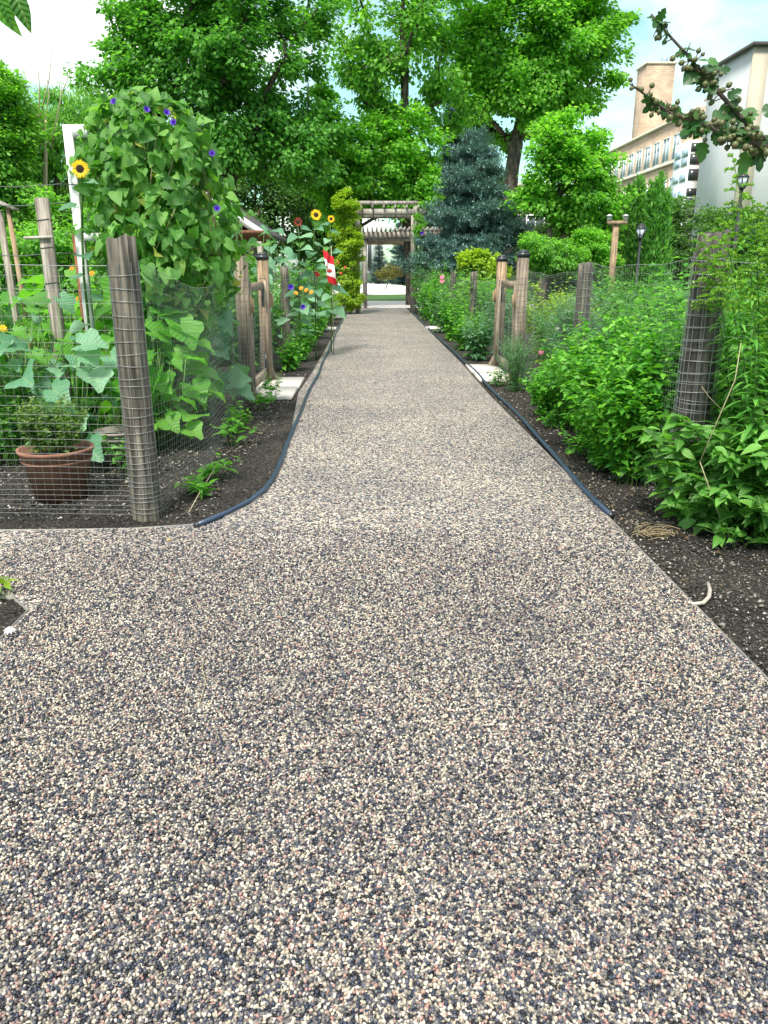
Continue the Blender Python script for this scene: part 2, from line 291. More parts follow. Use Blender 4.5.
# ------------------------------------------------------------------ mesh kit
class Geo:
    """collects pieces of geometry, then links them as one mesh object"""
    def __init__(self): self.V = []; self.F = []; self.U = []; self.n = 0; self.has_uv = False
    def add(self, V, F, U=None):
        V = np.asarray(V, float).reshape(-1, 3); F = np.asarray(F, int)
        self.V.append(V); self.F.append(F+self.n); self.n += len(V)
        self.U.append(np.zeros_like(V) if U is None else U); self.has_uv |= U is not None
        return self
    def box(self, c, s, rz=0, rx=0, ry=0, taper=1):
        x, y, z = np.array(s)/2.
        v = np.array([(-x,-y,-z),(x,-y,-z),(x,y,-z),(-x,y,-z),(-x*taper,-y*taper,z),(x*taper,-y*taper,z),(x*taper,y*taper,z),(-x*taper,y*taper,z)])
        v = v @ rotm(rx, ry, rz).T + np.array(c)
        return self.add(v, [(0,3,2,1),(4,5,6,7),(0,1,5,4),(1,2,6,5),(2,3,7,6),(3,0,4,7)])
    def bar(self, a, b, wx, wy):
        """square bar from a to b"""
        return self.tube([a, b], [wx/2*1.414]*2, 4, twist=pi/4)
    def tube(self, pts, rad, n=6, cap=True, twist=0):
        pts = np.asarray(pts, float); k = len(pts)
        rad = np.full(k, rad) if np.isscalar(rad) else np.asarray(rad, float)
        t = np.gradient(pts, axis=0) if k > 2 else np.repeat((pts[1]-pts[0])[None], 2, 0)
        t /= np.linalg.norm(t, axis=1)[:, None]+1e-12
        ref = np.array([0, 0, 1.]) if abs(t[:, 2]).mean() < .8 else np.array([1., 0, 0])
        a = np.cross(ref, t); a /= np.linalg.norm(a, axis=1)[:, None]+1e-12; b = np.cross(t, a)
        th = np.arange(n)/n*2*pi+twist
        V = pts[:, None]+rad[:, None, None]*(np.cos(th)[None, :, None]*a[:, None]+np.sin(th)[None, :, None]*b[:, None])
        i = np.arange(k-1)[:, None]*n; j = np.arange(n)[None]; j2 = (j+1) % n
        F = np.stack([i+j, i+j2, i+n+j2, i+n+j], -1).reshape(-1, 4)
        self.add(V.reshape(-1, 3), F)
        if cap and n > 2:
            base = self.n-k*n
            self.F.append(np.array([[base+q for q in range(n)][::-1]])); self.F.append(np.array([[base+(k-1)*n+q for q in range(n)]]))
        return self
    def lathe(self, prof, n=24, c=(0, 0, 0), wob=0, seed=0):
        prof = np.array(prof, float); th = np.arange(n)/n*2*pi
        r = prof[:, 0][:, None]*np.ones(n)
        if wob:
            rg = np.random.default_rng(seed); r = r*(1+wob*np.interp(np.arange(n), np.arange(0, n+1, 3), np.append(rg.normal(size=(n+2)//3), 0)[:len(np.arange(0, n+1, 3))]))
        V = np.stack([r*np.cos(th), r*np.sin(th), prof[:, 1][:, None]*np.ones(n)], -1)
        k = len(prof); i = np.arange(k-1)[:, None]*n; j = np.arange(n)[None]; j2 = (j+1) % n
        F = np.stack([i+j, i+j2, i+n+j2, i+n+j], -1).reshape(-1, 4)
        self.add(V.reshape(-1, 3)+np.array(c), F); b0 = self.n-k*n
        if prof[-1, 0] > 1e-4: self.F.append(np.array([[b0+(k-1)*n+q for q in range(n)]]))
        if prof[0, 0] > 1e-4: self.F.append(np.array([[b0+q for q in range(n)][::-1]]))
        return self
    def build(self, name, m, parent=None, loc=None, smooth=False):
        V = np.concatenate(self.V)
        if parent is not None:
            o = np.zeros(3); p = parent
            while p is not None: o += np.array(p.location); p = p.parent
        else: o = np.zeros(3) if loc is None else np.array(loc, float)
        V = V-o
        me = bpy.data.meshes.new(name); me.vertices.add(len(V)); me.vertices.foreach_set('co', V.ravel())
        idx = np.concatenate([f.ravel() for f in self.F]); tot = np.concatenate([np.full(len(f), f.shape[1]) for f in self.F])
        me.loops.add(len(idx)); me.loops.foreach_set('vertex_index', idx)
        me.polygons.add(len(tot)); me.polygons.foreach_set('loop_start', np.concatenate([[0], np.cumsum(tot)[:-1]])); me.polygons.foreach_set('loop_total', tot)
        if smooth: me.polygons.foreach_set('use_smooth', np.ones(len(tot), bool))
        if self.has_uv:
            a = me.attributes.new('luv', 'FLOAT_VECTOR', 'POINT'); a.data.foreach_set('vector', np.concatenate(self.U).ravel())
        me.update(calc_edges=True); me.materials.append(m if not isinstance(m, str) else M[m])
        ob = bpy.data.objects.new(name, me); COL.objects.link(ob)
        if parent is not None: ob.parent = parent
        elif loc is not None: ob.location = loc
        return ob
def rotm(rx, ry, rz):
    cx, sx, cy, sy, cz, sz = cos(rx), sin(rx), cos(ry), sin(ry), cos(rz), sin(rz)
    return np.array([[cz,-sz,0],[sz,cz,0],[0,0,1]]) @ np.array([[cy,0,sy],[0,1,0],[-sy,0,cy]]) @ np.array([[1,0,0],[0,cx,-sx],[0,sx,cx]])
def tag(o, label=None, cat=None, group=None, kind=None):
    if label: o['label'] = label
    if cat: o['category'] = cat
    if group: o['group'] = group
    if kind: o['kind'] = kind
    return o
def thing(name, label, cat, loc=(0, 0, 0), group=None):
    o = bpy.data.objects.new(name, None); COL.objects.link(o); o.location = tuple(float(q) for q in loc); o.empty_display_size = .1
    return tag(o, label, cat, group)
def dup(root, loc, rz=0, sc=1, label=None, group=None):
    r = root.copy(); COL.objects.link(r); r.location = tuple(float(q) for q in loc); r.rotation_euler = (0, 0, rz); r.scale = (sc,)*3
    if label: r['label'] = label
    if group: r['group'] = group
    for ch in list(root.children):
        c = ch.copy(); COL.objects.link(c); c.parent = r
        for g in ch.children:
            d = g.copy(); COL.objects.link(d); d.parent = c
    return r

# leaf templates: (verts, faces), leaf base at the origin, tip at (0,1,0), upper face +z
def t_ovate(w=.45, n=5, fold=.16, droop=.25, p=.8):
    V, F = [], []
    for i in range(n+1):
        v = i/n; h = w/2*sin(pi*min(v**p*.97+.02, 1))
        z = -droop*v*v
        V += [(-h, v, z+fold*h*2), (0, v, z), (h, v, z+fold*h*2)]
    for i in range(n):
        a = i*3; F += [(a, a+1, a+4, a+3), (a+1, a+2, a+5, a+4)]
    return np.array(V), np.array(F)
def t_outline(pts, cup=.1, droop=.2, centre=(0, .35), rings=(.5, 1)):
    pts = np.array(pts, float); c = np.array(centre); n = len(pts); V = [(c[0], c[1], 0)]
    for r in rings:
        q = c+(pts-c)*r
        for j, (x, y) in enumerate(q): V.append((x, y, cup*abs(x)*(1.2 if r == 1 else 1)-droop*max(y-c[1], 0)**2-.05*(j % 3 == 0)*(r == 1)))
    F3 = [(0, 1+j, 1+(j+1) % n) for j in range(n)]
    F4 = [(1+k*n+j, 1+(k+1)*n+j, 1+(k+1)*n+(j+1) % n, 1+k*n+(j+1) % n) for k in range(len(rings)-1) for j in range(n)]
    F = np.array([f+(f[2],) for f in F3]) if False else F3
    return np.array(V), (np.array(F3), np.array(F4) if F4 else None)
HEART = t_outline([(0, 0), (-.16, -.14), (-.36, -.10), (-.46, .12), (-.38, .42), (-.2, .72), (0, 1), (.2, .72), (.38, .42), (.46, .12), (.36, -.10), (.16, -.14)][::-1], .22, .35, (0, .25), (.55, 1))
def _lobed(n=26, lobes=5, depth=.16, seed=1):
    rg = np.random.default_rng(seed); o = []
    for i in range(n):
        a = -pi/2+.28+(2*pi-.56)*i/(n-1); r = .5*(1+depth*cos(lobes*(a-pi/2)))*(1+.03*rg.normal())
        o.append((r*cos(a), .42+r*sin(a)))
    o.append((0, .2)); return o
SQUASH = t_outline(_lobed(), .34, .55, (0, .25), (.45, .8, 1))
MAPLE = t_outline([(0, 0), (.16, .02), (.34, .12), (.38, .26), (.28, .34), (.42, .46), (.38, .58), (.24, .60), (.26, .76), (.16, .86), (0, 1), (-.16, .86), (-.26, .76), (-.24, .60), (-.38, .58), (-.42, .46), (-.28, .34), (-.38, .26), (-.34, .12), (-.16, .02)], .1, .3, (0, .3), (1,))
OVATE = t_ovate(.48, 6, .18, .35)
OVATE_S = t_ovate(.55, 2, .2, .3)
LANCE = t_ovate(.2, 4, .2, .45)
LANCE_S = t_ovate(.26, 2, .2, .4)
RHOMB = (np.array([(0, 0, 0), (-.33, .5, .08), (0, 1, -.12), (.33, .5, .08)]), np.array([(0, 3, 2, 1)]))
TRI_LEAF = (np.array([(0, 0, 0), (-.42, .35, .06), (-.2, .8, -.05), (0, 1, -.14), (.2, .8, -.05), (.42, .35, .06)]), np.array([(0, 5, 4, 3), (0, 3, 2, 1)]))
def _twig():
    V, F = [], []
    for k in range(9):
        a = k*2.4; y = .06+.09*k; d = np.array([cos(a), .9, sin(a)*.9]); d /= np.linalg.norm(d); s = np.cross(d, (0, 0, 1.)); s /= np.linalg.norm(s)+1e-9
        b = np.array([0, y, 0.]); L_ = .30; i = len(V)
        V += [b-s*.035, b+s*.035, b+d*L_+s*.015, b+d*L_-s*.015]; F.append((i, i+1, i+2, i+3))
    return np.array(V), np.array(F)
TWIG = _twig()
def scatter(geo, tmpl, pos, dirv, nrm, size, uv=False, wscale=None):
    """one copy of the leaf per row: base at pos, pointing along dirv, upper face towards nrm"""
    V, F = tmpl
    pos = np.asarray(pos, float); n = len(pos)
    if n == 0: return
    d = dirv/(np.linalg.norm(dirv, axis=1)[:, None]+1e-9)
    x = np.cross(d, nrm); x /= np.linalg.norm(x, axis=1)[:, None]+1e-9
    z = np.cross(x, d)
    size = np.broadcast_to(np.asarray(size, float), (n,))
    ws = size if wscale is None else size*wscale
    A = pos[:, None]+V[None, :, 0:1]*x[:, None]*ws[:, None, None]+V[None, :, 1:2]*d[:, None]*size[:, None, None]+V[None, :, 2:3]*z[:, None]*size[:, None, None]
    m = len(V); off = (np.arange(n)*m)[:, None, None]
    U = np.tile(np.stack([V[:, 0], V[:, 1], 0*V[:, 0]], 1), (n, 1)) if uv else None
    A = A.reshape(-1, 3)
    if isinstance(F, tuple):
        geo.add(A, (F[0][None]+off).reshape(-1, F[0].shape[1]), U)
        if F[1] is not None:
            geo.F.append((F[1][None]+off).reshape(-1, 4)+geo.n-len(A))
    else: geo.add(A, (F[None]+off).reshape(-1, F.shape[1]), U)
def unit(rg, n):
    v = rg.normal(size=(n, 3)); return v/np.linalg.norm(v, axis=1)[:, None]

# ------------------------------------------------------------------ SETTING: ground, path, paving
xl, xr = -0.83, 1.40
def sheet(name, poly, z, m, kind='structure'):
    g = Geo(); g.add([(x, y, z) for x, y in poly], [list(range(len(poly)))]); return tag(g.build(name, m), kind=kind)
sheet('ground', [(-600, -200), (600, -200), (600, 1200), (-600, 1200)], -.03, 'ground')
def soil_patch(name, x0, x1, y0, y1, step, amp, seed):
    rg = np.random.default_rng(seed); nx = int((x1-x0)/step)+1; ny = int((y1-y0)/step)+1
    X, Y = np.meshgrid(np.linspace(x0, x1, nx), np.linspace(y0, y1, ny))
    Z = np.zeros_like(X)
    for k, a in ((3, .5), (8, .3), (20, .25)):
        ph = rg.uniform(0, 6.3, (5, 3))
        for p in ph: Z += a/5*np.sin(k*(X*cos(p[0])+Y*sin(p[0]))+p[1]+2*np.sin(k*.4*X+p[2]))
    Z = Z*amp+rg.normal(size=Z.shape)*amp*.25
    E = np.minimum.reduce([(X-x0)/.05+.0, (x1-X)/.05, (Y-y0)/.05, (y1-Y)/.05]).clip(0, 1)
    Z = Z*E-.004
    V = np.stack([X, Y, Z], -1).reshape(-1, 3); i = np.arange(ny-1)[:, None]*nx; j = np.arange(nx-1)[None]
    F = np.stack([i+j, i+j+1, i+nx+j+1, i+nx+j], -1).reshape(-1, 4)
    return tag(Geo().add(V, F).build(name, 'soil', smooth=True), kind='structure')
soil_patch('garden_soil', -5.0, -.60, 4.0, 11.5, .035, .022, 1)
soil_patch('garden_soil', 1.30, 4.5, -.5, 13.0, .035, .018, 2)
soil_patch('garden_soil', -3.0, -1.40, .2, 3.3, .035, .02, 3)
soil_patch('garden_soil', -9.0, -.7, 11.5, 31.5, .12, .03, 4)
soil_patch('garden_soil', 1.30, 11, 13.0, 31.5, .12, .03, 5)
soil_patch('garden_soil', -12, -5.0, 4.0, 11.5, .12, .03, 6)
soil_patch('garden_soil', 4.5, 12, 0, 13.0, .12, .03, 7)
# path outline: straight run to the arbor, widening to the left in front of the first fence
edgeL = [G(px, py)[:2] for px, py in ((-60, 533), (60, 532), (130, 531), (190, 527), (225, 519), (250, 507), (268, 491), (281, 466), (291, 436))]
edgeL += [(-.80, 8.2), (-.86, 9.2), (xl, 11), (xl, 31.3)]
farR = [(xr, 31.3), (xr+.02, 12), (xr-.015, 9), (xr, 6), (xr, 4), (xr+.01, 2), (xr, -1.5)]
path_poly = [tuple(p) for p in edgeL]+farR+[(-1.46, -1.5), (-1.47, 3.05), (-1.60, 3.19), (-3.2, 3.22)]
sheet('path', path_poly, .012, M['gravel'])
def ribbon_edge(name, pts, w, z0, z1, label):
    g = Geo(); pts = np.array(pts, float)
    t = np.gradient(pts, axis=0); t /= np.linalg.norm(t, axis=1)[:, None]; nn = np.stack([-t[:, 1], t[:, 0]], 1)*w/2
    a, b = pts+nn, pts-nn; k = len(pts)
    V = np.concatenate([np.c_[a, np.full(k, z0)], np.c_[a, np.full(k, z1)], np.c_[b, np.full(k, z1)], np.c_[b, np.full(k, z0)]])
    F = [(q*k+i, q*k+i+1, (q+1)*k+i+1, (q+1)*k+i) for q in range(3) for i in range(k-1)]
    g.add(V, F); return tag(g.build(name, 'edging'), label, 'edging', 'thin edging strips along the gravel path')
def dense(pts, step=.15):
    pts = np.array(pts, float); out = []
    for a, b in zip(pts[:-1], pts[1:]):
        k = max(1, int(np.linalg.norm(b-a)/step)); out += [a+(b-a)*i/k for i in range(k)]
    return np.array(out+[pts[-1]])
ribbon_edge('path_edging', dense(edgeL, .5), .0035, -.02, .018, 'thin pale edging strip curving round the left bed corner')
ribbon_edge('path_edging', dense(farR[::-1], .5), .0035, -.02, .018, 'thin pale edging strip along the straight right side of the path')
ribbon_edge('path_edging', dense([(-1.46, -.5), (-1.47, 3.05), (-1.60, 3.19), (-3.2, 3.22)], .4), .0035, -.02, .018, 'thin edging strip round the small bed at the left picture edge')
# pebbles standing proud in the near part of the path
def pebbles():
    rg = np.random.default_rng(11); s = .0086
    xs = np.arange(-1.9, 1.42, s); ys = np.arange(.85, 4.3, s*.92)
    X, Y = np.meshgrid(xs, ys); X = X+(np.arange(len(ys)) % 2)[:, None]*s/2
    X = (X+rg.normal(size=X.shape)*s*.22).ravel(); Y = (Y+rg.normal(size=Y.shape)*s*.22).ravel()
    keep = (X < xr-.006) & (np.abs(X) < .62*Y+.30+.02) & ~((X < -1.455) & (Y < 3.2))
    keep &= rg.random(len(X)) < np.clip((4.25-Y)/1.6, 0, 1)
    keep &= Y < 4.15
    X, Y = X[keep], Y[keep]; n = len(X)
    ph = (1+5**.5)/2
    V = np.array([(-1,ph,0),(1,ph,0),(-1,-ph,0),(1,-ph,0),(0,-1,ph),(0,1,ph),(0,-1,-ph),(0,1,-ph),(ph,0,-1),(ph,0,1),(-ph,0,-1),(-ph,0,1)])/1.9
    F = np.array([(0,11,5),(0,5,1),(0,1,7),(0,7,10),(0,10,11),(1,5,9),(5,11,4),(11,10,2),(10,7,6),(7,1,8),(3,9,4),(3,4,2),(3,2,6),(3,6,8),(3,8,9),(4,9,5),(2,4,11),(6,2,10),(8,6,7),(9,8,1)])
    a = rg.uniform(0, 2*pi, n); sx = rg.uniform(.75, 1.35, n)*s*.56; sy = rg.uniform(.65, 1.0, n)*s*.56; sz = rg.uniform(.55, .95, n)*s*.56
    tl = rg.normal(size=(n, 2))*.35
    B = V[None]*np.stack([sx, sy, sz], 1)[:, None]
    B = B*(1+rg.normal(size=(n, 12, 1))*.10)
    z = B[..., 2]+B[..., 0]*tl[:, :1]+B[..., 1]*tl[:, 1:]
    x = B[..., 0]*np.cos(a)[:, None]-B[..., 1]*np.sin(a)[:, None]+X[:, None]; y = B[..., 0]*np.sin(a)[:, None]+B[..., 1]*np.cos(a)[:, None]+Y[:, None]
    z = z+.0150+rg.normal(size=(n, 1))*.0014
    A = np.stack([x, y, z], -1).reshape(-1, 3)
    g = Geo(); g.add(A, (F[None]+(np.arange(n)*12)[:, None, None]).reshape(-1, 3))
    return tag(g.build('pebbles', M['pebble'], smooth=True), 'cream, grey and slate blue pebbles bound together in the near path', kind='stuff')
pebbles()
def crumbs(name, label, boxes, n, s0, s1, seed, m='crumb', flat=.6):
    rg = np.random.default_rng(seed); V = np.array([(1,0,0),(-1,0,0),(0,1,0),(0,-1,0),(0,0,1),(0,0,-1)], float)
    F = np.array([(0,2,4),(2,1,4),(1,3,4),(3,0,4),(2,0,5),(1,2,5),(3,1,5),(0,3,5)])
    P_ = []
    for (x0, x1, y0, y1), q in boxes:
        k = int(n*q); P_.append(np.c_[rg.uniform(x0, x1, k), rg.uniform(y0, y1, k), np.zeros(k)])
    P_ = np.concatenate(P_); n = len(P_)
    s = rg.uniform(s0, s1, n)*rg.choice([.5, 1, 1.6], n, p=[.5, .4, .1])
    B = V[None]*s[:, None, None]*rg.uniform(.5, 1.3, (n, 1, 3))*np.array([1, 1, flat])
    B = B+rg.normal(size=B.shape)*s[:, None, None]*.18
    B += P_[:, None]+np.array([0, 0, 1])*(s*.3)[:, None, None]
    return tag(Geo().add(B.reshape(-1, 3), (F[None]+(np.arange(n)*6)[:, None, None]).reshape(-1, 3)).build(name, m), label, kind='stuff')
crumbs('soil_crumbs', 'dark clods and wood chips on the left bed', [((-3.2, -.95, 4.35, 6.5), .6), ((-1.5, -.88, 6.5, 11), .4)], 16000, .004, .012, 21)
crumbs('soil_crumbs', 'dark clods and pale chips on the right bed', [((1.415, 2.6, .8, 5.0), .8), ((1.43, 1.9, 5, 12), .25)], 34000, .003, .009, 22)

sheet('concrete_paving', [(-6, 31.3), (7, 31.3), (7, 38.5), (-6, 38.5)], .008, 'paving')
sheet('lawn', [(-60, 38.5), (60, 38.5), (60, 140), (-60, 140)], .0, 'lawn')
cv = [(-14, 54), (-6, 50), (0, 48.5), (6, 50), (5.5, 60), (3.5, 72), (2.2, 92), (-3, 96), (-14, 90)]
sheet('curved_walk', cv, .012, 'paving')

# ------------------------------------------------------------------ buildings
def window(parent, x, y0, y1, z0, z1, mull=1, face='x', glass='glass', blind=0.0, seed=0):
    """window in a wall facing -x (face x) or -y (face y)"""
    g = Geo(); fr = .07
    def q(a, b, c, d, dep, off):  # span a-b along wall, z c-d
        if face == 'x': return ((x-off-dep/2, (a+b)/2, (c+d)/2), (dep, b-a, d-c))
        return (((a+b)/2, x-off-dep/2, (c+d)/2), (b-a, dep, d-c))
    g.box(*q(y0, y1, z1-fr, z1, .1, 0)); g.box(*q(y0, y1, z0, z0+fr, .1, 0))
    g.box(*q(y0, y0+fr, z0+fr, z1-fr, .1, 0)); g.box(*q(y1-fr, y1, z0+fr, z1-fr, .1, 0))
    for k in range(1, mull):
        m_ = y0+(y1-y0)*k/mull; g.box(*q(m_-.03, m_+.03, z0+fr, z1-fr, .09, 0))
    f = g.build('window', 'white_frame', parent)
    p = Geo(); p.box(*q(y0+fr, y1-fr, z0+fr, z1-fr, .02, .01)); p.build('pane', glass, f)
    if blind:
        b = Geo(); b.box(*q(y0+fr, y1-fr, z1-fr-(z1-z0-2*fr)*blind, z1-fr, .012, .035)); b.build('blind', 'blind', f)
    return f
rgb = np.random.default_rng(5)
bb = thing('brick_building', 'long tan brick building with a square tower and rows of pale windows', 'building', (25, 63, 0))
FX = 25.7
g = Geo(); g.box((FX+6, 87, 6.7), (12, 48, 13.4)); g.box((FX+6.2, 64.2, 6.95), (11.6, 3.4, 13.9)); wl = g.build('wall', 'brick', bb)
g = Geo(); g.box((FX+5.99, 88.6, 13.5), (12.3, 45, .2)); g.box((FX+6.2, 64.2, 14.0), (11.9, 3.7, .2)); g.build('coping', 'stone_trim', bb)
for z in (10.15, 6.8): Geo().box((FX-.06, 89, z), (.13, 43, .22)).build('sill_band', 'stone_trim', bb)
for i in range(17):
    y0 = 69.3+i*2.35
    window(bb, FX, y0, y0+1.55, 10.27, 12.3, 2, blind=float(rgb.choice([0, .35, .6])))
    if i < 12: window(bb, FX, y0, y0+1.55, 6.92, 8.95, 2, blind=float(rgb.choice([0, .35, .6])))
# bay of white framed windows
g = Geo(); g.box((FX-.5, 66.2, 5.5), (.98, 3.1, 11.0)); bay = g.build('bay_window', 'white_frame', bb)
def bay_part(y0, y1, z0, z1, m, nm): Geo().box((FX-1.0, (y0+y1)/2, (z0+z1)/2), (.06, y1-y0, z1-z0)).build(nm, m, bay)
for z0 in (8.2, 9.35, 10.0): bay_part(64.8, 66.1, z0-.1, z0+.45, 'glass', 'pane'); bay_part(66.3, 67.6, z0-.1, z0+.45, 'glass', 'pane')
for z0 in (5.0, 6.0, 7.0): bay_part(64.8, 66.1, z0-.3, z0+.45, 'glass', 'pane'); bay_part(66.3, 67.6, z0-.3, z0+.45, 'glass', 'pane')
for z0, z1 in ((10.2, 10.8), (9.3, 10.05), (8.15, 8.95), (7.0, 7.55), (6.2, 6.85), (5.35, 6.05), (4.4, 5.2)):
    Geo().box((FX-.47, 64.62, (z0+z1)/2), (.86, .06, z1-z0)).build('pane', 'glass_dark', bay)
tw = Geo().box((27.4, 82.3, 10.0), (2.7, 2.7, 19.8)).build('tower', 'brick', bb)
Geo().box((27.4, 82.3, 19.98), (2.9, 2.9, .16)).build('coping', 'stone_trim', tw)
Geo().box((28.0, 82.0, 20.4), (.5, .5, .7)).build('vent', M['glass'], tw)

rb = thing('rendered_building', 'pale rendered building with a cream corner and dark roof edge, at the right picture edge', 'building', (23.5, 54, 0))
Geo().box((32.0, 57.3, 7.35), (16, 6.6, 14.7)).build('wall', 'render_grey', rb)
Geo().box((24.45, 53.93, 7.35), (1.0, .16, 14.7)).build('corner_pilaster', 'render_cream', rb)
Geo().box((32.1, 57.2, 14.8), (16.7, 7.2, .22)).build('roof_edge', 'coping', rb)
Geo().box((23.97, 57.3, 10.9), (.05, 6.6, .07)).build('joint_band', 'coping', rb)
for k in range(3):
    for z in (2.5, 5.9, 9.3):
        if k: window(rb, 54.0, 24.0+k*2.6, 25.7+k*2.6, z, z+2.1, 2, face='y')

cb = thing('cream_building', 'low cream building with a dark ribbon of windows behind the spruce', 'building', (8, 60, 0))
Geo().box((9.6, 64, 3.6), (7, 8, 7.2)).build('wall', 'render_cream', cb)
Geo().box((9.6, 63.9, 7.3), (7.4, 8.6, .25)).build('roof_edge', 'stone_trim', cb)
for i in range(3): window(cb, 60, 6.3+i*2.25, 8.3+i*2.25, 4.0, 5.3, 3, face='y', glass='glass_dark')
hb = thing('garden_house', 'pale house wall with a tall barred window seen through the arbor', 'building', (-2, 98, 0))
Geo().box((-4.6, 102, 4.2), (12.4, 8, 8.4)).build('wall', 'white_paint', hb)
window(hb, 98, -.9, .3, 1.2, 5.6, 2, face='y', glass='glass_dark')
window(hb, 98, -5.2, -3.6, 1.2, 5.6, 2, face='y', glass='glass_dark')
Geo().box((-5.0, 101.9, 8.5), (12.2, 8.8, .25)).build('roof_edge', 'white_frame', hb)

# shed with a sloping roof on the left, between mound and sunflowers
a = P(205, 190, 17); b = P(268, 232, 17)
shed = thing('garden_shed', 'brown board shed with a white roof fascia, behind the morning glory mound', 'shed', (b[0]-2.2, 17, 0))
xr_, zr_ = b[0], b[2]; slope = (a[2]-b[2])/(a[0]-b[0]); hw = 1.6; xk = xr_-hw; zk = zr_+slope*(xk-xr_)
g = Geo(); x0_, x1_ = xk*2-xr_+.3, xr_-.35
for yy in (17.05, 20): pass
V = [(x0_, 17.1, 0), (x1_, 17.1, 0), (x1_, 17.1, zr_-.25), (xk, 17.1, zk-.22), (x0_, 17.1, zr_-.25)]
V2 = [(x, 20.5, z) for x, y, z in V]; g.add(V+V2, [(0, 1, 2, 3, 4)]); g.F.append(np.array([(0, 5, 6, 1), (1, 6, 7, 2), (2, 7, 8, 3), (3, 8, 9, 4), (4, 9, 5, 0)])); g.build('wall', 'board', shed)
for sgn in (1, -1):
    g = Geo(); e = np.array([xk+sgn*hw, 0, zr_]); k_ = np.array([xk, 0, zk])
    V = []
    for y in (16.9, 20.8):
        for p in (k_, e): V += [(p[0], y, p[2]), (p[0], y, p[2]-.09)]
    g.add(V, [(0, 2, 6, 4), (1, 5, 7, 3), (0, 1, 3, 2), (4, 6, 7, 5), (2, 3, 7, 6)]); g.build('roof', 'shingle', shed)
    g = Geo(); V = []
    for y in (16.86, 16.89):
        for p in (k_, e): V += [(p[0], y, p[2]-.02), (p[0], y, p[2]-.2)]
    g.add(V, [(0, 1, 3, 2), (4, 6, 7, 5), (0, 2, 6, 4), (1, 5, 7, 3)]); g.build('fascia', 'white_paint', shed)
e = P(260, 238, 16.6)
Geo().box((e[0]-.7, 16.5, e[2]), (1.8, .9, .06), rx=R(-12)).build('porch_roof', 'rust', shed)
for dx in (.05, -.5): Geo().box((e[0]+dx, 16.15, e[2]/2-.03), (.09, .09, e[2]-.1)).build('porch_post', 'stake', shed)

